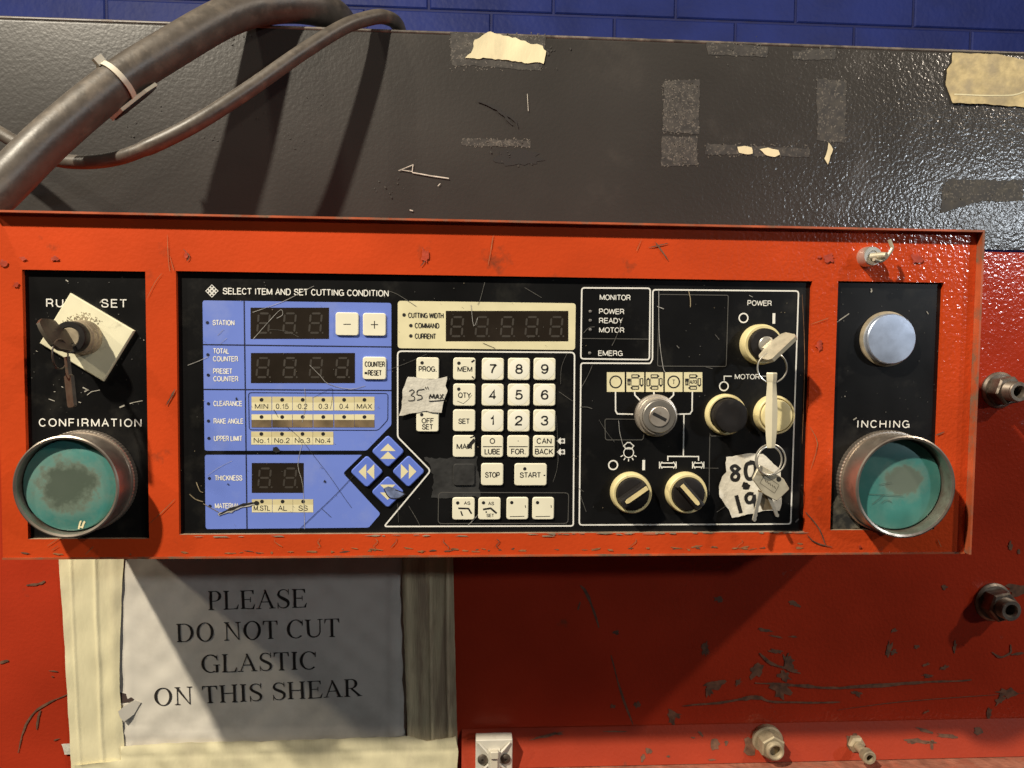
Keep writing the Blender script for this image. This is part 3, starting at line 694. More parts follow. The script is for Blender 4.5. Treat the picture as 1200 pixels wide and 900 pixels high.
def legends():
    K = dict(gap=.26, wd=.00082)
    for q in (('R', 54.2, 62.2, 360, 10), ('U', 64.8, 73.2, 360, 10), ('N', 76, 84.5, 360, 10)): pass
    lettering(pl1, 'white_print', 'RUN', 54.2, 86.0, 360, 10, T, **K)
    lettering(pl1, 'white_print', 'SET', 118.6, 149, 360.3, 10, T, **K); lettering(pl1, 'white_print', 'CONFIRMATION', 45.6, 166, 500, 9.8, T, **K)
    lettering(pl3, 'white_print', 'INCHING', 1004.6, 1065.6, 501.4, 9.2, T, **K)
    # wear on the outer plates
    mb = sk1; y = [T]
    def ny(): y[0] -= .000004; return y[0]
    for l, wd in (([(77, 328), (80, 330)], 1.3), ([(97, 454), (103, 457), (99, 459)], 1.5), ([(102, 463), (107, 459), (117, 457)], .9), ([(140, 477.5), (146, 475)], 1.8), ([(152, 473), (157, 471.5), (167, 469.5)], .9), ([(57, 467.5), (64, 470)], .8), ([(42, 411), (44, 412)], 1),
                  ([(168, 398), (169, 399)], 1.2), ([(72, 453), (74, 454)], 1), ([(63, 459), (65, 459)], .7), ([(117, 355), (119, 352)], 1), ([(85, 471), (84, 474)], 1.2), ([(92, 471), (95, 472)], 1.0)):
        stroke(mb, l, wd, ny(), 1)
    for _ in range(50): chip(mb, random.uniform(36, 170), random.uniform(322, 500), random.uniform(.3, .8), random.uniform(.3, .6), ny(), 2, n=5)
    refill(pl1, mb, ['black_plate', 'pale_scratch', 'grey_scratch'])
    mb = sk3
    for l, wd in (([(980, 378), (987, 373), (995, 367.5)], 1.2), ([(1021, 338), (1021.6, 341), (1020.6, 342.5)], 1.6), ([(1000, 492), (1004, 489.5)], 1.4), ([(1086, 365), (1088, 368)], .8), ([(990, 464), (990.5, 465)], 1)):
        stroke(mb, l, wd, ny(), 1)
    for _ in range(40): chip(mb, random.uniform(985, 1100), random.uniform(335, 500), random.uniform(.3, .7), random.uniform(.3, .6), ny(), 2, n=5)
    mb.flat(pts(ragged([(975, 590), (982, 580), (992, 592), (1003, 604), (1008, 619), (974, 619)], 4, 2), T), T, 3)   # rubbed patch below the guard
    refill(pl3, mb, ['black_plate', 'pale_scratch', 'grey_scratch', 'rubbed_patch'])
legends()

def main_plate():
    # ---- blue fields
    f1 = rpoly(pts([(237.3, 352), (458.6, 355), (458.6, 498), (429.5, 528), (239.8, 528.2)], B), [.002, .002, .0014, .0014, .002])
    mb = MB(); mb.flat(f1, B)
    t1 = mb.build('blue_field', 'blue_print', pl2, label='upper blue printed field with station, counter and clearance rows')
    f2 = rpoly(pts([(240, 533), (424, 533), (402, 554.5), (446, 602), (432, 618.3), (241, 620)], B), [.002, .0004, .002, .002, .0015, .002])
    mb = MB(); mb.flat(f2, B)
    t2 = mb.build('blue_field', 'blue_print', pl2, label='lower blue printed field with thickness and material rows')
    mb = sk2; L = lambda l, wd=1.3, m=1, **k: stroke(mb, l, wd, U(random.randint(0, 9)), m, **k)
    L([(286, 352.5), (288.3, 528)]); L([(237.5, 403.7), (458.6, 406.5)]); L([(238.4, 456.2), (458.6, 457.5)]); L([(288.4, 533), (289.4, 620)])
    fr = rpoly(pts([(291.2, 460), (454.6, 461), (454.4, 492), (443, 504.2), (292, 503.6)], T), .0022)
    mb.strip(fr, .00042, U(12), 1, True)
    for x, y in ((243, 378), (243.6, 415.6), (244, 439.5), (244.2, 473), (244.3, 493.3), (244.8, 513.6), (245.4, 560.5), (246, 593)):
        mb.flat(circ(XZ(x, y, T), .00115, 14), U(14), 1)
    for s, x0, x1, yb in (('STATION', 249, 274.8, 381.2), ('TOTAL', 249.6, 268.7, 414.5), ('COUNTER', 249.6, 279, 423.6), ('PRESET', 249.8, 272.4, 438.1), ('COUNTER', 250, 279.2, 447), ('CLEARANCE', 250, 284, 476), ('RAKE ANGLE', 250.3, 285.4, 496.6), ('UPPER LIMIT', 250.6, 284, 517),
                          ('THICKNESS', 251.4, 284, 563.3), ('MATERIAL', 251.8, 281, 596)):
        lettering(pl2, 'white_print', s, x0, x1, yb, 6.4, U(2), bold=.014)
    lettering(pl2, 'white_print', 'SELECT ITEM AND SET CUTTING CONDITION', 261, 455.5, 344.9, 7.8, U(), bold=.008)
    for s, x0, x1, yb, c in (('MONITOR', 702.7, 738.8, 351.6, 6.6), ('POWER', 702, 731.4, 368, 6.4), ('READY', 702, 730, 378.8, 6.4), ('MOTOR', 702, 731.5, 389.8, 6.4), ('EMERG', 701, 729.6, 417, 6.4), ('POWER', 875.8, 904.2, 358.2, 6.4), ('MOTOR', 861, 890, 444.4, 6.2)):
        lettering(pl2, 'white_print', s, x0, x1, yb, c, U(), bold=.006)
    mb = MB()
    # diamond mark of small squares
    for i in range(3):
        for j in range(3):
            x = 248.3 + (i - j) * 2.6; yy = 341 + (i + j - 2) * 2.6
            for q in ((0, -2.1), ):
                mb.strip(pts([(x, yy - 2.0), (x + 2.0, yy), (x, yy + 2.0), (x - 2.0, yy)], U()), .00045, U(1 + i), 0, True)
    mb.build('diamond_mark', 'white_print', pl2); mb = MB()
    # frames
    FR = lambda l, r, wd=1.7: MB().strip(rpoly(pts(l, U()), r), wd * .00064, U(random.randint(3, 12)), 0, True).build('printed_frame', 'white_print', pl2)
    FR([(466, 411.5), (673.3, 413), (671.8, 616.3), (450, 617), (504.8, 551.5), (466, 512)], [.003, .003, .002, .0024, .003, .002])
    FR([(681.8, 337.3), (762, 337.8), (761, 421.5), (680.6, 420.4)], .0022); stroke(mb, [(682, 357.6), (761.6, 358.4)], 1.2, U(14))
    FR([(765, 339.5), (935.8, 341), (926.6, 614), (678.8, 615.2), (680.8, 425.5), (762, 425.8), (764.6, 421)], [.0024, .0024, .0024, .0024, .002, .001, .001])
    # switch symbols
    for x, y, r in ((871.3, 372.6, 5.3), (848.3, 452.6, 5.2), (718.5, 545, 5.3)):
        MB().strip(circ(XZ(x, y, T), r * .00064, 24), .0010, U(4), 0, True).build('circle_symbol', 'white_print', pl2)
    for l in ([(907, 367), (906.8, 379.3)], [(754.4, 539), (754.2, 551)]):
        q = MB(); stroke(q, l, 3.2, U(4)); q.build('bar_symbol', 'white_print', pl2)
    L = lambda l, wd=1.6, **k: stroke(mb, l, wd, U(random.randint(5, 15)), **k)
    def LL(l, wd=1.6): q = MB(); stroke(q, l, wd, U(random.randint(5, 15))); q.build('leader_line', 'white_print', pl2)
    LL([(848.6, 446), (848.7, 440.8), (857.5, 440.9)], 1.2); LL([(891, 440.8), (906, 440.8), (906, 446)], 1.1)
    LL([(721.3, 459), (721.4, 481.5), (723.5, 485), (742, 485.4)]); LL([(743.7, 459), (744, 463), (750, 469)]); LL([(766.3, 459), (766.3, 463)]); LL([(789.3, 459), (789.3, 463), (783, 469)]); LL([(811.3, 459), (811, 481.5), (808.5, 485), (792, 485.4)])
    LL([(801.5, 485), (800.8, 534.6)], 1.4); LL([(782.6, 540), (782.6, 534.8), (818.6, 535), (818.6, 540)], 1.4)
    mb = MB()
    # lamp symbol
    L([(733.2, 520.5), (735, 518.6), (738.6, 518.6), (740.4, 520.5), (742.8, 522.5), (741, 524.4), (740.8, 526), (732.8, 526), (732.6, 524.4), (730.6, 522.5), (733.2, 520.5)], 1.1)
    mb.strip(circ(XZ(736.7, 530.4, T), .0038, 20), .0007, U(5), 0, True)
    for a in (-62, -32, 0, 32, 62):
        c, s_ = math.sin(R(a)), math.cos(R(a)); L([(736.6 + 7.3 * c, 530.2 + 7.3 * s_), (736.6 + 10.5 * c, 530.2 + 10.5 * s_)], 1.1)
    mb.build('lamp_symbol', 'white_print', pl2); mb = MB()
    # wide and narrow gap symbols
    for x, h in ((782.6, 6.5), (818.2, 3.4)):
        mb = MB()
        L([(x - h, 542.6), (x + h, 542.6)], 1.3); L([(x - h, 547.3), (x + h, 547.3)], 1.3)
        for s_ in (-1, 1):
            L([(x + s_ * (h + 3.2), 541), (x + s_ * (h + 3.2), 549)], 1.2); L([(x + s_ * h, 541), (x + s_ * (h + 2.6), 545), (x + s_ * h, 549)], 1.2)
        mb.build('gap_symbol', 'white_print', pl2)
    # little arrows beside CAN and BACK
    for y in (516.8, 529.6):
        MB().flat(pts([(652.5, y), (657, y - 4.3), (657, y - 2.6), (662, y - 3), (662, y + 3), (657, y + 2.6), (657, y + 4.3)], U(3)), U(3)).build('arrow_symbol', 'white_print', pl2)
    mb = sk2; FR = lambda l, r, wd=1.0: mb.strip(rpoly(pts(l, U()), r), wd * .00064, U(random.randint(3, 12)), 2, True)
    FR([(772.5, 345), (853.5, 346), (851, 429.5), (770.5, 429)], .0015); FR([(514, 577), (666.5, 577.5), (665.6, 613.4), (513.4, 613.6)], .003); FR([(708.8, 491), (757, 491.5), (753.5, 515.5), (709.5, 515.5)], .0018)
    stroke(mb, [(682, 396.6), (760, 397.4)], .9, U(), 2); stroke(mb, [(853, 511), (834, 511), (831.8, 513.5), (831, 580)], 1.2, U(), 2, sm=3); stroke(mb, [(825, 548.5), (842, 548.7)], .8, U(1), 2)
    for y in (516.8, 529.6): mb.flat(circ(XZ(659, y, T), .0012, 12), U(16), 2)
    # ---- cream surround of the width display
    mb = MB(); mb.flat(rrpx(466, 355.4, 674.7, 408, .0022, B), B)
    for s, x0, x1, yb in (('CUTTING WIDTH', 478.2, 519.8, 372.6), ('COMMAND', 486, 514.8, 384.6), ('CURRENT', 486, 511, 397)): lettering(pl2, 'black_ink', s, x0, x1, yb, 6.4, U(), bold=.01)
    for x, y in ((473.5, 369), (481.4, 381.5), (481.4, 393.6)): mb.flat(circ(XZ(x, y, T), .0013, 14), U(2), 1)
    mb.build('display_surround', ['cream_print', 'black_ink'], pl2)
    for x, y in ((691.7, 365), (691.7, 375.6), (691.7, 386.3), (691, 413.8)): MB().lathe(XZ(x, y, T), [(.0012, Y0), (.0011, Y0 - .0006), (0.0005, Y0 - .0009), (0, Y0 - .001)], n=12).build('indicator_lamp', 'grey_lens', pl2)
    # ---- indicator chips
    def chip_label(x0, x1, y0, y1, hole, s=None, split=None):
        y = U(3); mb = MB(); a = XZ(x0, y1, y); b = XZ(x1, y0, y)
        if split:
            zs = P(x0, split, y).z; mb.flat([(a[0], zs), (b[0], zs), b, (a[0], b[1])], y, 0); mb.flat([a, (b[0], a[1]), (b[0], zs), (a[0], zs)], y, 2)
        else:
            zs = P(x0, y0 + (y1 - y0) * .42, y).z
            mb.flat([a, (b[0], a[1]), (b[0], zs), (a[0], zs)], y, 0); mb.flat([(a[0], zs), (b[0], zs), b, (a[0], b[1])], y, 3)  # upper band of the chip in a darker cream
        mb.flat(circ(XZ((x0 + x1) / 2, hole, y), .00145, 14), U(5), 1)
        if s:
            n = len(s); wpx = {'MIN': 15.6, 'MAX': 18, '0.15': 15, '0.2': 11, '0.3': 11, '0.4': 11, 'M.STL': 19.5, 'AL': 11, 'SS': 11}.get(s, 18)
            text(mb, s, (x0 + x1 - wpx) / 2, (x0 + x1 + wpx) / 2, y1 - 1.7, 6.3, U(6), 1, bold=.002)
        mb.build('indicator_chip', ['cream_print', 'black_ink', 'brown_label', 'darker_cream'], pl2, label='chip printed ' + s if s else 'chip with a blank brown strip')
    xs = [294.8, 319, 343, 367.2, 391.6, 415.4]
    for i, s in enumerate(('MIN', '0.15', '0.2', '0.3', '0.4', 'MAX')):
        chip_label(xs[i], xs[i] + 23.4, 464.9, 481, 468.6, s); chip_label(xs[i], xs[i] + 23.4, 485.6, 500.8, 488.7, None, 492)
    for i in range(4): chip_label(xs[i] - .4, xs[i] + 23.4, 505.7, 521, 508.6, 'No.%d' % (i + 1))
    for i, s in enumerate(('M.STL', 'AL', 'SS')): chip_label(xs[i] + .4, xs[i] + 24, 585, 600.4, 587.8, s)
    # ---- mode icons
    for i, (x0, x1) in enumerate(((710.8, 732.4), (733.7, 755.2), (756.4, 777.6), (778.8, 800.2), (801, 823.4))):
        x0 += .35; x1 -= .35; mb = MB(); y = U(2); mb.flat([XZ(x0, 459.2, y), XZ(x1, 459.2, y), XZ(x1, 436.2, y), XZ(x0, 436.2, y)], y, 0)
        c = ((x0 + x1) / 2, 447.6); z = [3]
        def ln(l, wd=1.0, closed=False):
            z[0] += 1; stroke(mb, l, wd * 1.6, U(z[0]), 1, closed=closed)
        def arrow(cx, cy, dx, dy):
            for s_ in (-1, 1):
                ox, oy = -dy * 1.5 * s_, dx * 1.5 * s_
                ln([(cx - 4.6 * dx + ox, cy - 4.6 * dy + oy), (cx + 2.6 * dx + ox, cy + 2.6 * dy + oy)], .7)
            ln([(cx - 4.6 * dx - dy * 1.7, cy - 4.6 * dy + dx * 1.7), (cx - 4.6 * dx + dy * 1.7, cy - 4.6 * dy - dx * 1.7)], .7)
            z[0] += 1; tip = [(cx + 5.4 * dx, cy + 5.4 * dy), (cx + 2.4 * dx - dy * 2.6, cy + 2.4 * dy + dx * 2.6), (cx + 2.4 * dx + dy * 2.6, cy + 2.4 * dy - dx * 2.6)]
            mb.flat(pts(tip, U(z[0])), U(z[0]), 1)
        if i in (0, 3):
            mb.strip(circ(XZ(c[0], c[1], y), 0.0044, 28), .0011, U(3), 1, True)
            if i == 3: text(mb, 'T', c[0] - 2, c[0] + 2, 450.6, 5.8, U(5), 1)
        else:
            mb.strip(rpoly(pts([(c[0] - 4.6, 443.4), (c[0] + 4.6, 443.4), (c[0] + 4.6, 452), (c[0] - 4.6, 452)], y), .0006), .0004, U(3), 1, True)
            arrow(c[0] + .6, 440.8, 1, 0); arrow(c[0] + 7.4, 448.3, 0, 1); arrow(c[0] - .6, 454.6, -1, 0)
            if i == 2: arrow(c[0] - 7.4, 447.6, 0, -1)
            else:
                ln([(c[0] - 9.4, 445.4), (c[0] - 5.2, 445.4)], 2.2); ln([(c[0] - 8.4, 446), (c[0] - 8.4, 451), (c[0] - 6.2, 451), (c[0] - 6.2, 446)], .8)
            if i == 4: text(mb, 'AUTO', c[0] - 4.2, c[0] + 4.2, 449.8, 4.6, U(z[0] + 1), 1)
        mb.build('mode_icon', ['cream_print', 'black_ink'], pl2, label=('circle icon', 'icon of cycle arrows with a pedal', 'icon of four cycle arrows', 'icon of a T in a circle', 'icon of cycle arrows lettered AUTO')[i])
    # ---- worn patch around the blanked key, dirt haloes
    mb = sk2
    mb.flat(pts(ragged([(497, 536), (560, 535), (562, 560), (563, 582), (505, 583), (508, 556)], 3, 2.5), U(1)), U(1), 3)
    # ---- scratches
    z = [16]
    def sc(l, wd, m=0, sm=0, tp=False):
        z[0] += 1; stroke(mb, l, wd * (.62 if not tp else 1), U(z[0]) - .0001, m + 4, taper=tp, sm=sm)
    for l, wd, m in (([(296, 366), (330, 354), (352, 343), (368, 335)], .8, 1), ([(297, 397), (312, 380), (325, 366), (330, 363), (331, 369), (324, 373)], .9, 1), ([(315, 386), (335, 388), (350, 395)], .5, 2), ([(220, 428), (233, 423), (244, 418)], .8, 1), ([(255, 393), (262, 386)], .6, 1), ([(258, 403), (266, 396)], .5, 1),
                     ([(363, 428), (375, 440), (385, 450), (410, 456), (428, 452)], .8, 1), ([(367, 466), (380, 459), (389, 455), (389, 470), (387, 479)], .5, 3), ([(321, 480), (326, 489)], .9, 3), ([(336, 500), (352, 514), (370, 537), (387, 559), (402, 581), (412, 595)], .7, 3), ([(349, 622), (372, 600), (395, 578), (420, 551)], .9, 3), ([(377, 596), (388, 606)], .9, 3),
                     ([(357, 455), (358, 475), (354, 495)], .7, 1), ([(354, 520), (349, 545), (355, 570), (357, 620)], .7, 1), ([(243, 557), (256, 548), (272, 540)], .5, 1), ([(455, 341), (466, 345), (488, 359)], .8, 2), ([(568, 331), (563, 350), (560, 357)], .8, 2), ([(552, 357), (555, 382), (560, 372)], .8, 1), ([(615, 337), (635, 349)], .6, 2),
                     ([(566, 402), (580, 408)], .8, 3), ([(454, 434), (480, 424), (500, 415)], .6, 2), ([(655, 459), (668, 468), (671, 470)], .7, 2), ([(665, 413), (658, 430), (657, 450)], .5, 2), ([(652, 487), (654, 540), (648, 565)], .5, 2), ([(466, 590), (467, 612)], .5, 2), ([(479, 593), (488, 608), (492, 616)], .7, 2), ([(548, 616), (556, 608), (561, 602)], 1.1, 1),
                     ([(772, 341), (772, 370), (773, 400), (777, 430), (779.5, 436)], 1.1, 1), ([(807, 341), (809, 350), (809, 360)], 1.6, 4), ([(725, 493), (726, 505), (728, 514), (730, 522)], .9, 1), ([(682, 453), (690, 438), (694, 428)], .8, 2), ([(680, 477), (688, 477), (694, 479)], 1, 2), ([(702, 492), (710, 505), (720, 518)], .5, 2),
                     ([(717, 405), (722, 395), (730, 372)], .9, 2), ([(878, 346), (882, 348)], 1, 1), ([(793, 405), (796, 408)], 1.4, 2), ([(770, 359), (778, 362)], 1.4, 1), ([(684, 390), (690, 384), (697, 383)], .8, 2), ([(932, 612), (936, 608)], 2.6, 2), ([(843, 398), (838, 392)], .8, 2), ([(827, 430), (835, 432)], 1, 2), ([(680, 580), (687, 600)], .8, 2),
                     ([(678, 572), (684, 576)], .8, 2), ([(840, 600), (855, 590)], .7, 2), ([(230, 565), (234, 575), (238, 577)], 1.4, 4), ([(222, 579), (229, 585), (238, 588)], 1.8, 4), ([(238, 590), (247, 595), (256, 600)], 1.2, 4), ([(466, 571), (461, 564), (453, 576)], .8, 3)):
        sc(l, wd, m, 3)
    sc([(256, 603), (270, 598), (285, 592.5), (298, 590.5)], 6.2, 1, 4, True); sc([(257, 602.6), (270, 597.4), (286, 591.6), (302, 589.4)], 3.8, 5, 4, True); z[0] += 1; chip(mb, 300.5, 589.5, 2.8, 2.6, U(z[0]) - .0001, 9, rough=.1)
    z[0] += 1; chip(mb, 323.6, 527.3, 4.2, 3.2, U(z[0]) - .0001, 9, .3, rough=.2); z[0] += 1; chip(mb, 380.5, 564, 1.3, 1.5, U(z[0]) - .0001, 9); z[0] += 1; chip(mb, 277, 467.5, .8, 2.2, U(z[0]) - .0001, 9); z[0] += 1; chip(mb, 267.4, 567.5, 1, .8, U(z[0]) - .0001, 9)
    for _ in range(130):
        px, py = random.uniform(212, 940), random.uniform(328, 620)
        z[0] += .2; chip(mb, px, py, random.uniform(.3, .7), random.uniform(.3, .6), U(z[0]) - .0001, random.choice((6, 6, 8)), n=5)
    refill(pl2, mb, ['black_plate', 'dark_blue_ink', 'grey_print', 'worn_black', 'pale_scratch', 'soft_scratch', 'grey_scratch', 'black_ink', 'tan_scratch', 'black_ink'])
main_plate()

# ---- seven segment displays
def display(x0, y0, x1, y1, digits, top, bot, label):
    yd = Y0 - .00025
    mb = MB(); mb.flat([XZ(x0, y1, yd), XZ(x1, y1, yd), XZ(x1, y0, yd), XZ(x0, y0, yd)], yd)
    d = mb.build('display', 'display_window', con, label=label)
    y = yd - .0001
    for c in digits:
        mb = MB(); h = bot - top; w_ = 13.0; sl = .10
        def q(u, v): return (c + (u - .5) * w_ + sl * (0.5 - v) * h * .9, top + v * h)
        def seg(a, b):
            a, b = Vector(a), Vector(b); t = (b - a).normalized(); a += t * 1.1; b -= t * 1.1; n = Vector((-t.y, t.x)) * 1.15
            mb.flat(pts([tuple(a), tuple(a + t * 1.1 + n), tuple(b - t * 1.1 + n), tuple(b), tuple(b - t * 1.1 - n), tuple(a + t * 1.1 - n)], y), y)
        for a, b in (((0, 0), (1, 0)), ((0, .5), (1, .5)), ((0, 1), (1, 1)), ((0, 0), (0, .5)), ((1, 0), (1, .5)), ((0, .5), (0, 1)), ((1, .5), (1, 1))):
            seg(q(*a), q(*b))
        e = q(1.22, 1.0); mb.flat(circ(XZ(e[0], e[1], y), .0007, 10), y)
        mb.build('seven_segment_digit', 'unlit_segment', d)
display(293.6, 360.5, 385.6, 397.2, (308.8, 339.3, 369.7), 367.3, 390, 'dark three digit display beside STATION')
display(294, 413.6, 416, 449, (307.9, 339.4, 370.2, 400.7), 419.6, 442, 'dark four digit display beside the counter rows')
display(295, 542.5, 356, 577.6, (310, 339.8), 549, 571, 'dark two digit display beside THICKNESS')
display(522.4, 364.3, 666, 400, (535.5, 564.6, 594.2, 623, 651.8), 371.6, 394, 'dark five digit display in the cream surround')

# ---- keys
KH = 0.0016
def key(x0, y0, x1, y1, lines, label, mat_='cream_plastic', dot=None, disc=False, extra=None):
    yf = Y0 - KH; mb = MB(); mb.prism(rrpx(x0, y0, x1, y1, .0021, yf), Y0 + .001, yf, 0, bevel=.0005)
    if disc:
        mb.lathe(XZ((x0 + x1) / 2, (y0 + y1) / 2, yf), [(.0078, yf + .0001), (.0077, yf - .00008), (.0072, yf - .00014), (0.003, yf - .00015), (0, yf - .00015)], 1, n=36)
    k = mb.build('keypad_key', [mat_, 'white_plastic'], con, label=label)
    y = yf - (.0002 if disc else .00006); mb = MB(); z = [0]
    for s, a, b, yb, c in lines: text(mb, s, a, b, yb, c, y, 0, bold=.030 if disc else .025)
    if dot: mb.flat(circ(XZ(dot[0], dot[1], y), .0013, 14), y - .00001)
    if extra:
        for l, wd in extra: z[0] += 1; stroke(mb, l, wd, y - .00001 * z[0])
    if mb.v: mb.build('key_legend', 'black_ink', k)
    return k
key(393.2, 366.3, 420.2, 393.2, [], 'square cream key printed with a minus sign', extra=[([(402.5, 380), (411, 380)], 1.0)])
key(425.2, 367, 452.3, 393.6, [], 'square cream key printed with a plus sign', extra=[([(434.6, 380.4), (443, 380.4)], 1.0), ([(438.8, 376), (438.8, 385)], 1.0)])
key(425, 418.3, 452.6, 444.8, [('COUNTER', 427.4, 451, 430, 6.6), ('RESET', 431, 447.5, 440.2, 6.6)], 'cream key printed COUNTER RESET', extra=[([(427.2, 437.2), (430.4, 437.2)], 2.6)])
key(487.9, 419, 514.5, 444.5, [('PROG.', 490.6, 511.6, 435.6, 6.6)], 'cream key printed PROG', dot=(494.6, 425.2))
key(487.8, 480.3, 514.2, 506, [('OFF', 494, 508.6, 496.2, 6.4), ('SET', 494.4, 507.6, 503.4, 6.4)], 'cream key printed OFF SET half under tape', dot=(494.2, 486))
key(531, 419.2, 557.4, 445.3, [('MEM', 536, 553.5, 435.8, 6.6)], 'cream key printed MEM', dot=(537.8, 425.6), extra=[([(552.5, 424.5), (556, 422)], 2), ([(553, 441), (555.4, 443.4)], 1.4)])
key(531, 449.7, 557.2, 475.7, [('QTY', 536.7, 552, 466.4, 6.6)], 'cream key printed QTY', dot=(537.6, 456), extra=[([(536, 470), (543, 473), (549, 468), (553, 463)], .5)])
key(530.8, 480, 557, 505.6, [('SET', 537, 550.6, 496.8, 6.4)], 'cream key printed SET')
key(530.6, 510.3, 556.6, 535.9, [('MAN', 535, 553, 526.6, 6.8)], 'cream key printed MAN with a black smear', extra=[([(548, 525), (552, 520), (556.4, 515)], 4.2), ([(551, 513), (556, 511)], 1.6)])
for r, row in enumerate((('7', '8', '9'), ('4', '5', '6'), ('1', '2', '3'))):
    for c, s in enumerate(row):
        x0 = (564.6, 595.2, 625.3)[c] - r * .15; y0 = 419.6 + r * 30.25
        wd = 9.0 if s != '1' else 4.6; cxk = x0 + 13 - (.8 if s == '1' else 0)
        key(x0, y0, x0 + 26, y0 + 25.8, [(s, cxk - wd / 2, cxk + wd / 2, y0 + 18.6, 11.6)], 'square white key printed ' + s, 'cream_plastic', disc=True)
for x0, a, b, wa, wb in ((564, '0', 'LUBE', 6.4, 18.4), (594.4, '.', 'FOR.', 1.4, 17), (624.6, 'CAN', 'BACK', 17.6, 21.4)):
    c = x0 + 13
    key(x0, 510.4, x0 + 25.8, 536, [(a, c - wa / 2, c + wa / 2, 520.2 if a != '.' else 517.5, 6.8), (b, c - wb / 2, c + wb / 2, 532.6, 6.8)], 'cream key printed %s over %s' % (a if a != '.' else 'a dot', b), 'cream_plastic', extra=[([(x0 + 2, 523.4), (x0 + 24, 523.4)], 1.0)])
key(563.7, 543, 590, 569, [('STOP', 568.4, 585.7, 559.8, 6.6)], 'cream key printed STOP')
key(602.8, 543.2, 641, 569.2, [('START', 609, 634, 560, 6.6)], 'wide cream key printed START', dot=(615, 549.4), extra=[([(637, 557), (639, 557)], 1.4)])
key(530, 583, 556.4, 609.3, [('AS', 543.6, 551.2, 591.6, 4)], 'cream function key marked AS with a bent bar, left', dot=(536.4, 589.4), extra=[([(537, 595.6), (549, 596), (552.6, 602)], 2.0), ([(540, 599), (542, 604.5)], 1.6)])
key(560.4, 583, 586.8, 609.2, [('AS', 572, 579, 592, 4), ('SET', 570, 579, 606, 4)], 'cream function key marked AS SET with a bent bar', dot=(566.6, 589.2), extra=[([(566, 597), (575, 595.6), (582, 601.6)], 2.2), ([(569, 600), (570.5, 600)], 2)])
for x0 in (593.5, 623.7):
    key(x0, 582.8, x0 + 25.8, 609, [], 'blank cream key with a worn frame', dot=(x0 + 6.2, 589), extra=[([(x0 + 4, 605.4), (x0 + 21, 605)], .8), ([(x0 + 22, 592), (x0 + 22.4, 595)], .8)])
key(531, 543.6, 556.6, 569.2, [], 'blanked black key with rubbed surface', 'worn_black')
def arrow_key(cx, cy, ang, label):
    yf = Y0 - .0016; c = XZ(cx, cy, yf); h = .0122
    sq = rpoly([(c[0] + h, c[1]), (c[0], c[1] + h), (c[0] - h, c[1]), (c[0], c[1] - h)], .0024)
    k = MB().prism(sq, Y0 + .001, yf, 0, bevel=.0006).build('arrow_key', 'blue_key', con, label=label)
    mb = MB()
    for o in (-.0003, .0056):
        l = []
        for u, v in ((o, -.0057), (o, .0057), (o - .0056, 0)):
            l.append((c[0] + u * math.cos(ang) - v * math.sin(ang), c[1] + u * math.sin(ang) + v * math.cos(ang)))
        mb.flat(l, yf - .00008)
    mb.build('double_arrow', 'cream_print', k)
arrow_key(454.6, 529, -math.pi / 2, 'blue diamond key with double arrow pointing up'); arrow_key(429.7, 552.8, 0, 'blue diamond key with double arrow pointing left')
arrow_key(478.6, 552.5, math.pi, 'blue diamond key with double arrow pointing right'); arrow_key(454.3, 576.6, math.pi / 2, 'blue diamond key with double arrow pointing down, surface torn')
mb = MB(); y = Y0 - .0018                               # torn film on the lower arrow key
mb.flat(pts([(450, 572), (455, 570), (463, 572), (474, 579), (466, 584), (457, 583), (452, 578)], y), y, 0); stroke(mb, [(450, 573), (455, 582), (464, 584.5), (475, 579), (463, 574)], 1.1, y - .00005, 1, sm=3)
mb.build('torn_film', ['torn_film', 'black_ink'], con)

# ---- 30 mm switches on the main plate
def collar(px, py, rpx, hgt, m, name, label, lip=.82, prof=None):
    c = XZ(px, py, Y0); r = mm(px, py, rpx, Y0)
    mb = MB(); y = Y0
    mb.lathe(c, prof(r, y) if prof else [(r, y + .001), (r, y - hgt * .55), (r * .985, y - hgt * .65), (r * .95, y - hgt * .95), (r * .92, y - hgt), (r * lip, y - hgt), (r * lip * .98, y - hgt + .003)], n=64)
    return mb.build(name, m, con, label=label), c, r
def selector(px, py, ang, label):
    root, c, r = collar(px, py, 23.6, .0085, 'yellowed_plastic', 'selector_switch', label)
    y = Y0 - .0075; k = r * .80
    knob = MB().lathe(c, [(k, y + .002), (k, y - .0015), (k * .96, y - .0030), (k * .86, y - .0034), (0, y - .0034)], n=56).build('knob', 'black_rubber', root)
    u = Vector((math.cos(ang), 0, math.sin(ang))); v = Vector((-math.sin(ang), 0, math.cos(ang)))
    cc = Vector((c[0], y - .0055, c[1])); mb = MB()
    L_, a, b = k * .97, .0044, .0034
    sec = [(-a, 0), (-b, -.0060), (-b * .6, -.0066), (b * .6, -.0066), (b, -.0060), (a, 0)]
    vs = []
    for e in (-1, 1):
        for q, h in sec: vs.append(Vector((c[0], y - .003 + h, c[1])) + u * e * (L_ - abs(h) * .12) + v * q)
    n = len(sec); mb.add(vs, [(i, i + 1, i + 1 + n, i + n) for i in range(n - 1)] + [tuple(range(n)), tuple(reversed(range(n, 2 * n)))])
    mb.build('grip', 'black_rubber', root)
    mb = MB(); q = [(L_ * .92, .0016), (L_ * .92, -.0016), (-L_ * .55, -.0016), (-L_ * .70, -.0008), (-L_ * .70, .0008), (-L_ * .55, .0016)]
    mb.plate(q, (c[0], y - .0099, c[1]), u, v, .0006); mb.build('pointer_stripe', 'pointer_cream', root)
selector(738.4, 576.3, R(35), 'cream ringed lamp selector turned up to the right')
selector(802.6, 576.3, R(132), 'cream ringed selector turned to the upper left')
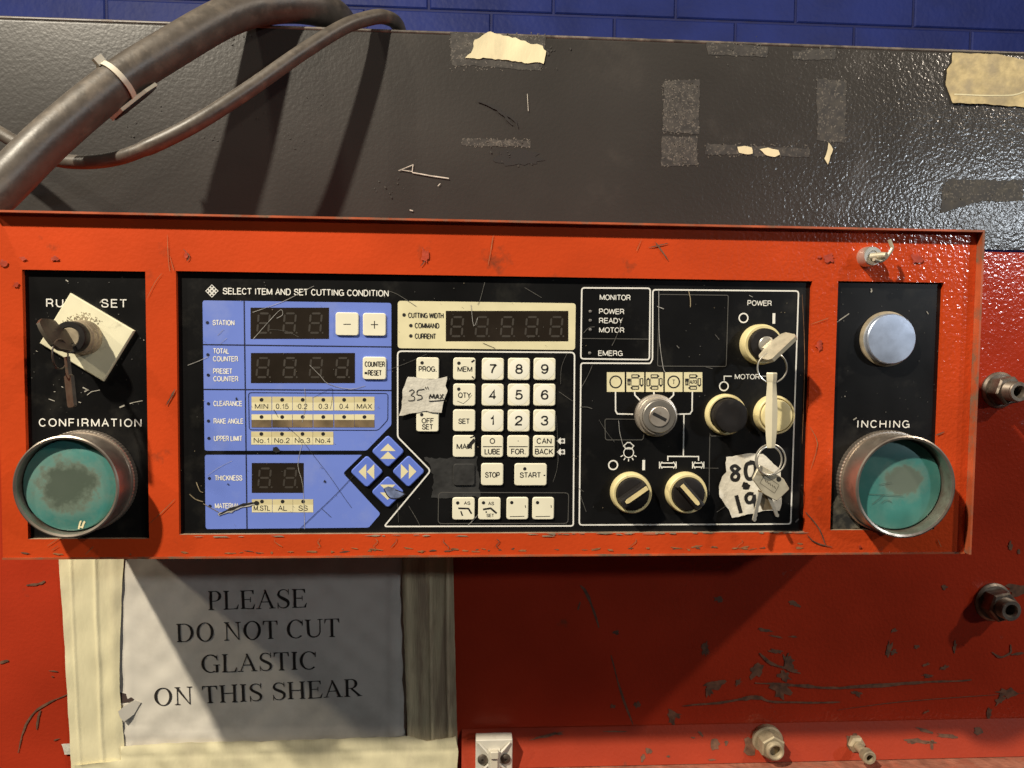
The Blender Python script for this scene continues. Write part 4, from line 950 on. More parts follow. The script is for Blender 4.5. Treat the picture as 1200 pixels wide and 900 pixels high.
def key_switch():                                     # steel mode switch
    root, c, r = collar(767.6, 486.4, 24.2, 0, 'brushed_steel', 'key_switch', 'steel mode key switch under the five icons, no key in it',
                        prof=lambda r, y: [(r, y + .001), (r, y - .0045), (r * .96, y - .0055), (r * .90, y - .0058), (r * .88, y - .0105), (r * .86, y - .0115), (r * .80, y - .0118), (r * .79, y - .010)])
    y = Y0 - .0108
    MB().lathe(c, [(r * .79, y + .002), (r * .78, y - .0016), (r * .74, y - .0022), (r * .50, y - .0022), (r * .50, y - .0012)], n=48).build('dial', 'dark_steel', root)
    MB().lathe(c, [(r * .49, y), (r * .485, y - .0026), (r * .45, y - .0030), (0, y - .0030)], n=40).build('lock_core', 'brushed_steel', root)
    mb = MB(); a = R(-27); u = (math.cos(a), math.sin(a)); yy = y - .00315
    mb.strip([(c[0] - u[0] * .0056, c[1] - u[1] * .0056), (c[0] + u[0] * .0056, c[1] + u[1] * .0056)], .0024, yy)
    mb.build('keyhole', 'black_ink', root)
key_switch()
def power_switch():
    root, c, r = collar(889.5, 403.6, 23.0, .0095, 'yellowed_plastic', 'power_switch', 'cream ringed power key switch with a key in it', lip=.80)
    y = Y0 - .009
    MB().lathe(c, [(r * .78, y + .002), (r * .78, y - .0042), (r * .74, y - .0052), (r * .40, y - .0052), (r * .40, y - .003)], n=48).build('barrel', 'black_rubber', root)
    MB().lathe(c, [(r * .39, y), (r * .39, y - .0062), (r * .35, y - .0066), (0, y - .0066)], n=36).build('lock_core', 'bright_steel', root)
    return c, y - .0066
pc, py_ = power_switch()
def push_button(px, py, rp, cap_m, h, hr, label, dome):
    root, c, r = collar(px, py, rp, hr, 'yellowed_plastic', 'push_button', label, lip=.86)
    y = Y0 - hr; k = r * .80
    MB().lathe(c, [(k, y + .004), (k, y - h), (k * .97, y - h - .0008), (k * .9, y - h - .001), (k * .5, y - h - .001 - dome * .7), (0, y - h - .001 - dome)], n=56).build('button_cap', cap_m, root)
push_button(849.4, 485.4, 23.6, 'black_rubber', .0085, .0060, 'tall black push button in a cream ring', -.0004)
push_button(905, 485.6, 22.6, 'yellowed_plastic', .0006, .0082, 'cream push button in a cream ring behind the hanging tag', -.0004)

# ---- outer plates: palm buttons, chrome button, lock, key selector
def palm_button(px, py, rp, deep, label, cap_m):
    c = XZ(px, py, Y0); rb = mm(px, py, rp, Y0); y = Y0; H = .0275; r = rb * .955
    root = MB().lathe(c, [(rb, y + .001), (rb, y - .0015), (rb, y - .005), (rb * .985, y - .006), (r, y - .0062)], n=180, wob=lambda i: 1.0 if i % 2 else .992).build('palm_button', 'guard_steel', con, label=label, smooth=12)
    MB().lathe(c, [(r, y - .0058), (r, y - H + .0015), (r * 1.012, y - H + .001), (r * 1.012, y - H), (r * .985, y - H - .0005), (r * .945, y - H), (r * .94, y - H + .001), (r * .935, y - .008)], n=96).build('guard_ring', 'guard_steel', root)
    k = r * .915; yc = y - H + deep
    MB().lathe(c, [(k, y), (k, yc + .002), (k * .985, yc + .0006), (k * .95, yc), (k * .5, yc + .0004), (0, yc + .0006)], n=72).build('button_cap', cap_m, root)
    return c, yc, root
lc, ly, lk = palm_button(100.5, 562.5, 61.5, .0050, 'teal palm button in steel guard lettered CONFIRMATION, heavily worn', 'worn_teal_cap')
rc, ry_, rk = palm_button(1037.5, 563, 57.8, .0105, 'teal palm button in steel guard lettered INCHING, lightly rubbed', 'rubbed_teal_cap')
mb = MB(); y = ly - .0003
stroke(mb, [(92, 620), (94, 612), (95.5, 611)], 2.0, y, sm=3); stroke(mb, [(96, 619), (98, 613), (99.5, 611)], 2.4, y - .00003, sm=3); stroke(mb, [(92, 618), (97, 617)], 1.6, y - .00006)
mb.build('paint_chip', 'cream_print', lk)
mb = MB(); y = ry_ - .0003
for l in ([(1022, 591), (1030, 585), (1036, 579)], [(1033, 590), (1038, 586), (1043, 587), (1045, 589)], [(1018, 579), (1040, 580), (1058, 581)], [(1030, 568), (1045, 565)]): y -= .00002; stroke(mb, l, .55, y, sm=3)
mb.build('scratch', 'teal_scratch', rk)
def chrome_button():
    c = XZ(1038.6, 397.3, Y0); r = mm(1040, 397, 28.6, Y0); y = Y0
    root = MB().lathe(c, [(r * 1.10, y + .001), (r * 1.09, y - .0014), (r * 1.0, y - .002)], n=56).build('blank_button', 'grimy_collar', con, label='round dull chrome blanking cap above INCHING')
    MB().lathe(c, [(r * .985, y), (r, y - .005), (r * .985, y - .0072), (r * .95, y - .0080), (r * .6, y - .0083), (0, y - .0084)], n=64).build('button_cap', 'dull_chrome', root)
chrome_button()
def lock():
    c = XZ(1015.5, 301.6, 0); r = mm(1015, 302, 11.2, 0)
    root = MB().lathe(c, [(r * 1.05, .001), (r * 1.05, -.003), (r, -.0045), (r * .96, -.0085), (r * .90, -.0095), (r * .55, -.0095), (r * .5, -.0088), (0, -.0088)], n=48).build('cam_lock', 'bright_steel', con, label='small round chrome lock with a bent wire in it')
    a = Vector((c[0], -.0085, c[1]))
    mb = MB(); mb.tube([a + Vector((-.001, 0, -.0005)), a + Vector((.004, -.007, -.0002)), a + Vector((.0055, -.0095, -.0004))], [.0026, .0026, .0022], n=14)
    q = lambda px, py, y=-.014: P(px, py, y)
    mb.tube(smooth_path([q(1024, 304, -.016), q(1030, 306), q(1036, 304), q(1042, 297), q(1045.4, 291), q(1044.5, 287), q(1042, 281)], 8), .00135, n=10)
    mb.build('bent_wire', 'key_metal', root)
lock()
def key_selector():
    y = Y0; yf = Y0 - .0032
    sq = pts([(82, 343.3), (157, 387.5), (120.6, 446.9), (46, 402.3)], yf)
    root = MB().prism(sq, Y0 - .0005, yf, bevel=.0006).build('key_selector', 'dirty_cream', con, label='tilted square cream plate of the run and set key switch')
    c = XZ(99.5, 395.5, yf); r = mm(100, 395, 20.5, yf)
    pr = [(r * 1.02, yf + .001), (r * 1.02, yf - .0055), (r * .98, yf - .0062), (r * .98, yf - .0115), (r * .94, yf - .0122), (r * .93, yf - .0155)]
    MB().lathe(c, pr, n=56).build('collar', 'grimy_collar', root)
    yb = yf - .0155; k = r * .93
    MB().lathe(c, [(k * .985, yb + .002), (k * .985, yb - .0055), (k * .94, yb - .007), (k * .64, yb - .007), (k * .62, yb - .005)], n=56).build('black_ring', 'black_rubber', root)
    MB().lathe(c, [(k * .61, yb), (k * .61, yb - .0062), (k * .56, yb - .0068), (0, yb - .0068)], n=40).build('lock_core', 'grimy_collar', root)
    mb = MB(); yg = yf - .00012                           # grime rubbed in above the collar
    for i in range(240):
        px, py = random.gauss(96, 10), random.gauss(378, 5); dx, dy = px - 100, py - 396
        if math.hypot(dx, dy) < 21 or not (py > 355 + abs(px - 88) * .62): continue
        yg -= .0000004; chip(mb, px, py, random.uniform(.4, 1.5), random.uniform(.3, 1.0), yg, 0, random.uniform(0, 3), n=6)
    mb.build('grime', 'collar_grime', root)
    return c, yb - .0068
sc_, sy_ = key_selector()

# ================================================================== KEYS
def bow_outline(L_, h): # (along the key, across) with a rounded head
    return [(0, -h * .45), (L_ * .18, -h * .5), (L_ * .26, -h), (L_ * .45, -h * 1.06), (L_ * .78, -h * 1.0), (L_ * .95, -h * .72), (L_, -h * .3), (L_, h * .3), (L_ * .95, h * .72), (L_ * .78, h * 1.0), (L_ * .45, h * 1.06), (L_ * .26, h), (L_ * .18, h * .5), (0, h * .45)]
def left_keys():
    s = Vector((.50, 0, -.86)).normalized(); t = Vector((-.05, -1, .06)).normalized()
    base = Vector((sc_[0], sy_ + .004, sc_[1]))
    root = thing('selector_key', 'dark worn key in the run and set switch with a second key hanging from it', 'key', tuple(base))
    MB().plate(bow_outline(.030, .0115), base + t * .003, t, s, .0024).build('key_bow', 'dark_key_metal', root)
    e = base + t * .018 + s * .004
    mb = MB(); ring = []
    for i in range(24):
        a = 2 * math.pi * i / 24; ring.append(e + Vector((.002, -.004, -.009)) + Vector((.0, .010 * math.cos(a), .010 * math.sin(a))))
    mb.tube(ring, .0006, n=8, closed=True); mb.build('split_ring', 'dark_key_metal', root)
    g = lambda px, py: P(px, py, e.y - .002)
    mb = MB(); mb.plate([(0, -.0020), (.012, -.0020), (.013, -.0048), (.033, -.0046), (.034, -.003), (.034, .003), (.033, .0046), (.013, .0048), (.012, .0020), (0, .0020)], g(78.5, 418), g(83.5, 465) - g(78.5, 418), Vector((.75, -.62, .1)), .0022)
    hk = mb.build('hanging_key', 'dark_key_metal', root)
left_keys()
def ring_pts(c, r, n=40, tilt=0.0, ax=Vector((1, 0, 0)), az=Vector((0, 0, 1))): return [Vector(c) + ax * r * math.cos(2 * math.pi * i / n) + az * r * math.sin(2 * math.pi * i / n) for i in range(n)]
def key_bunch():
    s = Vector((.72, 0, .69)).normalized(); t = Vector((.30, -1, -.16)).normalized()
    base = Vector((pc[0], py_ + .003, pc[1]))
    root = thing('key_bunch', 'key in the power switch with rings, cream tag strap and steel keys hanging below', 'keys', tuple(base))
    MB().plate([(0, -.0045), (.004, -.0045), (.0055, -.0115), (.008, -.0135), (.018, -.0135), (.0205, -.0115), (.0205, .0115), (.018, .0135), (.008, .0135), (.0055, .0115), (.004, .0045), (0, .0045)], base + t * .001, t, s, .0032).build('power_key', 'key_metal', root)
    yk = base.y - .012
    c1 = P(905, 431, yk); MB().tube(ring_pts(c1, mm(905, 431, 17.2, yk)), .00062, n=8, closed=True).build('split_ring', 'bright_steel', root)
    # tag strap folded over the ring
    yt = yk - .0012; mb = MB()
    sec = [(436.5, 5.8, 1.5), (438, 6.5, 2.2), (445, 6.2, 2.2), (448, 5.4, 1.2), (462, 6.4, 1.3), (480, 7.6, 1.3), (495, 7.4, 1.3), (510, 6.4, 1.2), (523, 5.2, 1.0), (525, 4.6, .6)]
    vs = []
    for py, hw, th in sec:
        cxp = 904.6 - (py - 436) * .012; kk = .00062
        p0 = P(cxp, py, yt); vs += [p0 + Vector((-hw * kk, .0002, 0)), p0 + Vector((0, -th * .0011, 0)), p0 + Vector((hw * kk, .0002, 0)), p0 + Vector((0, .0012, 0))]
    n = len(sec); fs = []
    for i in range(n - 1):
        for j in range(4): fs.append((4 * i + j, 4 * i + (j + 1) % 4, 4 * i + 4 + (j + 1) % 4, 4 * i + 4 + j))
    fs += [(0, 1, 2, 3), tuple(range(4 * n - 4, 4 * n))]
    mb.add(vs, fs); mb.build('tag_strap', 'strap_cream', root, smooth=20)
    y2 = yk + .001
    c2 = P(903, 538.5, y2); r2 = mm(903, 538, 17.6, y2)
    mb = MB(); mb.tube(ring_pts(c2, r2), .0006, n=8, closed=True); mb.tube(ring_pts(c2 + Vector((-.0012, -.0009, -.0006)), r2 * .93, ax=Vector((.96, .2, 0))), .0006, n=8, closed=True)
    mb.build('split_ring', 'bright_steel', root)
    y3 = yk + .0025
    mb = MB(); o = rpoly(pts([(882, 561.5), (890.5, 544.5), (900, 549.5), (918.5, 561), (925.6, 573), (910.5, 587.5), (895, 579)], y3), .0014)
    mb.prism(o, y3 + .0022, y3, 0, bevel=.0004)
    mb.strip(rpoly(pts([(896, 556.5), (913, 568.5), (907.6, 578), (890.6, 566)], y3), .0004), .0003, y3 - .00008, 1, True)
    for i in range(5):
        a = (896.5 + i * 2.7, 562 + i * 1.9); stroke(mb, [a, (a[0] + 1.6, a[1] + 3.4)], .8, y3 - .00008, 1)
    mb.flat(circ(XZ(912.6, 561.6, y3), .0019, 14), y3 - .0001, 2)
    hk = mb.build('key_bow', ['key_metal', 'dark_key_metal', 'black_ink'], root)
    for l, wd, yy in (([(891, 577), (888, 590), (883.5, 611)], 4.4, y3 + .0010), ([(900, 580), (905, 592), (911.5, 605.5)], 4.2, y3 + .0028)):
        mb = MB(); q = pts(l, yy); a, b = Vector((q[0][0], yy, q[0][1])), Vector((q[-1][0], yy, q[-1][1]))
        t_ = (b - a); Ls = t_.length; t_.normalize(); v = Vector((-t_.z, 0, t_.x)); h = wd * .00031
        mb.plate([(0, -h), (Ls * .95, -h), (Ls, -h * .3), (Ls, h * .3), (Ls * .93, h), (Ls * .85, h * .6), (Ls * .78, h), (Ls * .7, h * .55), (Ls * .62, h), (Ls * .5, h * .6), (Ls * .42, h), (0, h)], a, t_, v, .0018)
        mb.build('key_blade', 'bright_steel', root)
    mb = MB(); o = pts([(889, 574), (901, 581), (907, 590), (904, 597), (894, 598), (889, 587)], y3 + .004); mb.prism(o, y3 + .0052, y3 + .0034); mb.build('second_key_bow', 'dark_brass', root)
key_bunch()

# ================================================================== TAPE LABELS AND PAPER SIGN
def sheet(px_outline, y, th, amp, mats, name, label, cat, group=None, seed=0, grid=26, rag=1.0, extra=None, skip=(), ridges=()):
    """a torn piece of tape or paper: outline from the photo, a gridded slightly rumpled front with thickness"""
    rnd = random.Random(seed)
    ol = pts(ragged(px_outline, 3.5, rag, skip), y)
    import bmesh
    bm = bmesh.new(); f = bm.faces.new([bm.verts.new((x, 0, z)) for x, z in ol])
    xs = [p[0] for p in ol]; zs = [p[1] for p in ol]
    for i in range(1, grid):
        bmesh.ops.bisect_plane(bm, geom=bm.verts[:] + bm.edges[:] + bm.faces[:], plane_co=(min(xs) + (max(xs) - min(xs)) * i / grid, 0, 0), plane_no=(1, 0, 0))
    gz = max(4, int(grid * (max(zs) - min(zs)) / (max(xs) - min(xs))))
    gz = min(gz, 44)
    for i in range(1, gz):
        bmesh.ops.bisect_plane(bm, geom=bm.verts[:] + bm.edges[:] + bm.faces[:], plane_co=(0, 0, min(zs) + (max(zs) - min(zs)) * i / gz), plane_no=(0, 0, 1))
    base_h = wave(amp, seed)
    rl = [([Vector(q) for q in pts(l, y)], wd * .0008, hh, ax) for l, wd, hh, ax in ridges]
    def hgt(x, z):
        h = base_h(x, z)
        for l, wd, hh, ax in rl:
            for a, b in zip(l, l[1:]):
                t = ((z - a.y) / (b.y - a.y)) if ax == 'v' else ((x - a.x) / (b.x - a.x))
                if -.001 <= t <= 1.001:
                    d = (x - (a.x + (b.x - a.x) * t)) if ax == 'v' else (z - (a.y + (b.y - a.y) * t))
                    h += hh * math.exp(-(d / wd) ** 2); break
        return h
    for v in bm.verts: v.co.y = y - th - hgt(v.co.x, v.co.z)
    ret = bmesh.ops.extrude_face_region(bm, geom=bm.faces[:])
    for g in ret['geom']:
        if isinstance(g, bmesh.types.BMVert): g.co.y += th
    bm.verts.index_update()
    mb = MB(); mb.add([tuple(v.co) for v in bm.verts], [tuple(v.index for v in f.verts) for f in bm.faces], 0); bm.free()
    if extra: extra(mb, lambda x, z: y - th - hgt(x, z))
    o = mb.build(name, mats, smooth=60)
    tag(o, label, cat, group); return o
def wave(amp, seed):
    r = random.Random(seed); k = [(r.uniform(60, 260) * r.choice((-1, 1)), r.uniform(60, 260), r.uniform(0, 6), r.uniform(.4, 1)) for _ in range(6)]
    return lambda x, z: amp * (0.5 + 0.5 * sum(math.sin(a * x + b * z + c) * q for a, b, c, q in k) / 3)
def on(mb0, src, surf, lift, m):                      # drape strokes from src onto a rumpled sheet
    mb0.add([(x, surf(x, z) - lift, z) for x, y, z in src.v], src.f, m)
def ink(lines, y):
    s_ = MB()
    for l, wd in lines: stroke(s_, l, wd, y, sm=5)
    return s_
yt = Y0 - KH - .0002
def ex35(mb, surf):
    for i, (l, wd) in enumerate((([(479.5, 458.5), (483, 456.6), (485.4, 459), (482, 463), (485.6, 465), (485, 469), (478.6, 469.5)], 1.0), ([(494.5, 456.5), (489.6, 457.5), (489, 462.4), (493.6, 463.4), (494.4, 467), (488.6, 469)], 1.0), ([(494, 456.4), (497.4, 456)], .9), ([(498.5, 453), (499.6, 456)], .9), ([(501, 453), (502, 456)], .9),
                   ([(503, 467), (504.4, 462.4), (506.4, 466), (508.4, 462), (509.4, 467)], 1.2), ([(510.4, 467), (512.6, 462), (514, 467)], 1.1), ([(511, 465.4), (514, 465)], .9), ([(515.6, 462), (519.6, 467)], 1.1), ([(519.4, 461.6), (515.4, 467.4)], 1.1), ([(502.6, 470), (510, 469.6), (520.4, 468.6)], 1.0))):
        s_ = MB(); stroke(s_, l, wd, yt, sm=5); on(mb, s_, surf, .00025 + .00002 * i, 1)
sheet([(478, 441.5), (503, 444.5), (524, 441), (522, 452), (524.5, 458), (519, 474), (517.5, 483.4), (500, 481.4), (484, 484), (467.5, 487), (471, 474), (472, 456)], yt, .00012, .0007, ['grey_tape', 'black_ink'], 'tape_label', 'torn greyish tape scrap handwritten 35 inch MAX between PROG and OFF SET keys', 'tape', seed=3, extra=ex35)
def ex80(mb, surf):
    L_ = [([(866, 549), (861, 545.5), (856.5, 548), (860, 552.5), (865, 556), (863.5, 561.6), (858, 561.5), (857, 557), (862, 552.5), (867, 547.6)], 2.6), ([(880, 542), (874.6, 544), (873, 552), (875.4, 560), (881, 560), (884.5, 552), (883.5, 543), (877.5, 541)], 3.0), ([(869.5, 567), (873, 568.5), (877.5, 570.8)], 4.0), ([(873.5, 565), (872, 573)], 3.2),
          ([(862, 580), (864.6, 590), (867.4, 600.6)], 3.0), ([(882, 578.4), (876.6, 578), (873, 582.6), (875.4, 588), (880.6, 587), (883, 580)], 2.6), ([(883, 579), (883.4, 588), (885, 596)], 2.6)]
    for i, (l, wd) in enumerate(L_):
        s_ = MB(); stroke(s_, l, wd * 1.45, Y0, sm=5); on(mb, s_, surf, .00025 + .00002 * i, 1)
sheet([(850.8, 535.4), (872, 532), (893.5, 531.8), (904, 541), (914.5, 551), (915, 566), (915.8, 590), (913, 598.5), (897, 598), (857.5, 606.6), (854, 597), (843, 582), (842.4, 570), (846, 558), (851, 553)], Y0 - .0004, .00012, .0010, ['white_tape', 'black_ink'], 'tape_label', 'torn whitish tape patch marked 80 and 19 in black marker behind the keys', 'tape', seed=5, extra=ex80)

# ---- serif capitals for the paper sign, drawn as outlines one cap height tall
def serif_glyphs():
    G = {}; st, th, sf = .145, .052, .042              # stem, thin stroke, serif
    def bx(a, b, c, d): return [(a, b), (c, b), (c, d), (a, d)]
    def stem(x, w_=st, top=True, bot=True, e=.085):
        o = [bx(x, 0, x + w_, 1)]
        for f, z0, z1, k in ((bot, 0, sf, 1), (top, 1 - sf, 1, -1)):
            if f:
                o.append(bx(x - e, z0, x + w_ + e, z1)); b = sf if k > 0 else 1 - sf
                o.append([(x - e * .6, b), (x, b + k * .035), (x, b)]); o.append([(x + w_ + e * .6, b), (x + w_, b + k * .035), (x + w_, b)])
        return o
    def arc(cx, cz, rx, rz, a0, a1, wh, wv, n=22):      # stroke heavy at the sides, light above and below
        out = []
        for i in range(n):
            q = [];
            for t in (i / n, (i + 1) / n):
                a = R(a0 + (a1 - a0) * t); q.append((cx + rx * math.cos(a), cz + rz * math.sin(a), cx + (rx - wh) * math.cos(a), cz + (rz - wv) * math.sin(a)))
            out.append([q[0][:2], q[1][:2], q[1][2:], q[0][2:]])
        return out
    def bar(x0, z0, x1, z1, w_): return [[(x0 - w_ / 2, z0), (x0 + w_ / 2, z0), (x1 + w_ / 2, z1), (x1 - w_ / 2, z1)]]
    def foot(x, z, e=.13): return [bx(x - e, z, x + e, z + sf)]
    def tip(x, z, dz): return [[(x, z), (x, z + dz), (x - .03, z + dz), (x - .07, z)]]
    G['I'] = (.50, stem(.18))
    G['L'] = (.92, stem(.16) + [bx(.30, 0, .84, sf), [(.84, 0), (.89, .26), (.86, .26), (.76, .06), (.6, sf), (.6, 0)]])
    E = stem(.16) + [bx(.30, 0, .82, sf), bx(.30, 1 - sf, .80, 1), bx(.30, .49, .64, .49 + th * .9), bx(.615, .38, .65, .64), [(.82, 0), (.88, .25), (.85, .25), (.74, .06), (.6, sf), (.6, 0)], [(.80, 1), (.81, .78), (.78, .78), (.71, .94), (.6, 1 - sf), (.6, 1)]]
    G['E'] = (.92, E)
    G['T'] = (.92, stem(.39, top=False) + [bx(.06, 1 - sf, .86, 1), [(.06, 1), (.045, .76), (.075, .76), (.13, .93), (.24, 1 - sf), (.24, 1)], [(.86, 1), (.875, .76), (.845, .76), (.79, .93), (.68, 1 - sf), (.68, 1)]])
    G['H'] = (1.09, stem(.15) + stem(.80) + [bx(.29, .49, .81, .49 + th)])
    G['N'] = (1.09, stem(.20, th, True, True, .12) + stem(.86, th, True, False, .12) + [[(.10, 1), (.27, 1), (.912, 0), (.86, 0)]])
    up = [(.2225, .45, .145), (.2225, .36, .145), (.235, .24, .135), (.30, .11, .105), (.40, .045, .08), (.54, .02, .062), (.68, .05, .055), (.79, .13, .052), (.865, .25, .052), (.887, .36, .052), (.887, .62, .052)]
    up = smooth_path(up, 4); tmp = MB(); tmp.strip([(p.x, p.y) for p in up], [p.z for p in up], 0)
    G['U'] = (1.09, [q for q in stem(.15, bot=False) if True][1:] + [bx(.15, .44, .295, 1), bx(.861, .6, .913, 1), bx(.741, 1 - sf, 1.033, 1)] + [[(tmp.v[i][0], tmp.v[i][2]) for i in f] for f in tmp.f])
    G['A'] = (1.09, [[(.46, 1), (.55, 1), (.98, .03), (.82, .03)], [(.50, .91), (.53, .85), (.20, .03), (.145, .03)], bx(.28, .33, .74, .33 + th)] + foot(.16, 0, .15) + foot(.90, 0, .17))
    G['O'] = (1.09, arc(.545, .5, .475, .52, 0, 360, .155, .05, 44)); 
    G['D'] = (1.09, stem(.16) + [bx(.30, 0, .50, sf), bx(.30, 1 - sf, .50, 1)] + arc(.50, .5, .50, .5, -90, 90, .16, sf, 26))
    G['C'] = (1.0, arc(.55, .5, .50, .52, 42, 312, .155, .05, 34) + [[(.92, 1.01), (.93, .68), (.895, .68), (.84, .86), (.88, .90)]])
    G['G'] = (1.09, arc(.55, .5, .50, .52, 42, 300, .155, .05, 34) + [[(.92, 1.01), (.93, .68), (.895, .68), (.84, .86), (.88, .90)]] + [bx(.82, .02, .955, .40), bx(.70, .40, 1.05, .44), [(.80, .05), (.955, .12), (.955, .04), (.80, -.015)]])
    Pp = stem(.16) + [bx(.30, 1 - sf, .48, 1), bx(.30, .455, .48, .455 + sf)] + arc(.46, .728, .34, .273, -90, 90, .15, sf, 20)
    G['P'] = (.84, Pp)
    G['R'] = (1.0, Pp + [[(.40, .46), (.55, .46), (1.0, .03), (.82, .03)], bx(.78, 0, 1.05, sf)])
    pt = [(.72, .80), (.62, .93), (.45, .985), (.26, .93), (.17, .77), (.22, .64), (.38, .54), (.56, .45), (.70, .33), (.70, .17), (.58, .05), (.42, .015), (.25, .06), (.13, .22)]
    pw = [.03, .04, .05, .07, .12, .14, .155, .16, .15, .12, .07, .05, .04, .03]
    sp = smooth_path([(a, b, c) for (a, b), c in zip(pt, pw)], 4); tmp = MB(); tmp.strip([(p.x, p.y) for p in sp], [p.z for p in sp], 0)
    S_ = [[(tmp.v[i][0], tmp.v[i][2]) for i in f] for f in tmp.f]
    G['S'] = (.84, S_ + [[(.70, 1.01), (.735, 1.01), (.735, .72), (.70, .72)], [(.115, -.01), (.15, -.01), (.15, .30), (.115, .30)]])
    return G
def paper_sign():
    y = BASE - .0012; hg = wave(.0014, 11)
    surf = lambda x, z: y - .0001 - hg(x, z)
    G = serif_glyphs()
    def letters(mb, sf_):
        for s, x0, y0, x1, y1, cap in (('PLEASE', 244.5, 714.5, 359.5, 711.5, 23), ('DO NOT CUT', 207.5, 752, 398, 745.5, 22.5), ('GLASTIC', 237, 788, 371, 783.5, 22), ('ON THIS SHEAR', 181.5, 826.5, 422.5, 815, 21.6)):
            tot = sum(.42 if ch == ' ' else G[ch][0] for ch in s) - .12
            a = Vector(XZ(x0, y0, y)); b = Vector(XZ(x1, y1, y)); d = (b - a); kx = d.length / tot; d.normalize(); n = Vector((-d.y, d.x)); kz = mm(x0, y0, cap, y)
            cur = -.06; lay = 0
            for ch in s:
                if ch == ' ': cur += .42; continue
                wd, polys = G[ch]
                cut = []
                for q in polys:                       # long pieces are cut so they can follow the rumpled paper
                    if len(q) == 4 and max(math.dist(q[0], q[1]), math.dist(q[1], q[2])) > .2:
                        A_, B_, C_, D_ = q if math.dist(q[1], q[2]) > math.dist(q[0], q[1]) else (q[1], q[2], q[3], q[0])
                        mix = lambda p0, p1, t: (p0[0] + (p1[0] - p0[0]) * t, p0[1] + (p1[1] - p0[1]) * t)
                        for k_ in range(8): cut.append([mix(A_, D_, k_ / 8), mix(B_, C_, k_ / 8), mix(B_, C_, (k_ + 1) / 8), mix(A_, D_, (k_ + 1) / 8)])
                    else: cut.append(q)
                for q in cut:
                    lay += 1
                    w3 = []
                    for u, v in q:
                        p_ = a + d * ((cur + u) * kx) + n * (v * kz); w3.append((p_.x, sf_(p_.x, p_.y) - .00042 - (lay % 14) * .000006, p_.y))
                    mb.add(w3, [tuple(range(len(q)))], 1)
                cur += wd
        hole = pts([(141, 811), (148, 812), (158, 819), (152, 822), (142, 823)], y); mb.add([(x, sf_(x, z) - .0003, z) for x, z in hole], [tuple(range(5))], 2)
        fl = [(141, 831), (150, 823), (160, 820), (166, 822), (158, 836), (148, 843), (143, 838)]
        f3 = pts(fl, y); mb.add([(x, sf_(x, z) - (.0009 if i in (2, 3, 4) else .004), z) for i, (x, z) in enumerate(f3)], [tuple(range(7))], 0)
    sheet([(138, 640), (478, 640), (477, 700), (476, 873), (140, 875), (141, 820)], y, .0001, .0014, ['white_paper', 'printed_black', 'hole_dark'], 'paper_sign', 'white paper sign asking not to cut, taped to the red machine face', 'sign', seed=11, rag=.3, grid=60, extra=letters, ridges=(([(138, 858), (200, 860), (300, 862), (480, 856)], 3, .0012, 'h'), ([(150, 640), (152, 760), (150, 880)], 3, .0010, 'v'), ([(462, 636), (460, 760), (463, 880)], 4, .0012, 'v')))
paper_sign()
TG = 'masking tape round the paper sign'
sheet([(68, 640), (138, 640), (146, 648), (143, 700), (141, 760), (141, 810), (146, 870), (146, 920), (85, 920), (82, 860), (78, 790), (74, 720)], BASE - .0030, .00016, .0016, ['masking_tape'], 'masking_tape', 'wide cream tape strip down the left edge of the paper sign', 'tape', TG, seed=21, rag=.25, grid=64, ridges=(([(112, 636), (114, 720), (117, 780), (119, 850), (124, 925)], 2.2, .0013, 'v'), ([(134, 636), (135, 720), (134, 800), (138, 860), (140, 925)], 6, .0010, 'v'), ([(83, 636), (88, 760), (93, 860), (97, 925)], 1.6, .0008, 'v')))
sheet([(471, 640), (531, 640), (532, 700), (534, 790), (536, 872), (525, 880), (500, 873), (478, 870), (475, 780), (472, 700)], BASE - .0030, .00016, .0014, ['tape_right'], 'masking_tape', 'greyish tape strip down the right edge of the paper sign', 'tape', TG, seed=22, rag=.25, grid=64, ridges=(([(475, 636), (477, 740), (479, 885)], 4, .0012, 'v'), ([(503, 636), (504, 740), (506, 885)], 1.5, .0008, 'v'), ([(524, 636), (523, 740), (526, 885)], 2, .0011, 'v')))
sheet([(142, 874), (200, 870), (300, 868), (400, 865), (478, 862), (500, 868), (534, 862), (537, 880), (535, 925), (88, 925), (88, 896), (142, 890)], BASE - .0050, .00016, .0018, ['masking_tape'], 'masking_tape', 'cream tape strip across the bottom of the paper sign', 'tape', TG, seed=23, rag=.6, grid=90, ridges=(([(80, 880), (240, 878), (330, 875), (545, 870)], 1.6, .0013, 'h'), ([(80, 894), (300, 888), (545, 883)], 2.4, .0010, 'h')))
sheet([(72, 872), (86, 871), (86, 884), (76, 884)], BASE - .0012, .0001, .0006, ['grey_tape'], 'masking_tape', 'tiny tape tab sticking out left of the paper sign', 'tape', TG, seed=24, rag=.6)
def stripes(mb, sf_):                                   # fold lines in the big tape
    pass
sheet([(556, 47), (575, 37), (582, 40), (604, 44), (618, 50), (636, 54), (640, 60), (637, 75), (600, 72), (580, 70), (545, 68), (552, 62)], BASE - .0006, .00014, .0006, ['masking_tape'], 'tape_scrap', 'torn pale tape scrap at the top edge of the charcoal cover', 'tape', seed=31, rag=2.0)
sheet([(1116, 62), (1170, 64), (1204, 72), (1204, 126), (1150, 122), (1116, 121), (1108, 100), (1109, 82), (1115, 74)], BASE - .0008, .00018, .0011, ['old_tape'], 'tape_scrap', 'large yellowed tape piece at the top right of the charcoal cover', 'tape', seed=32, rag=.8,
      extra=lambda mb, s_: on(mb, (lambda q: (stroke(q, [(1117, 111), (1150, 112.5), (1185, 112), (1204, 106)], 1.4, BASE, sm=4), q)[1])(MB()), s_, .0002, 1))
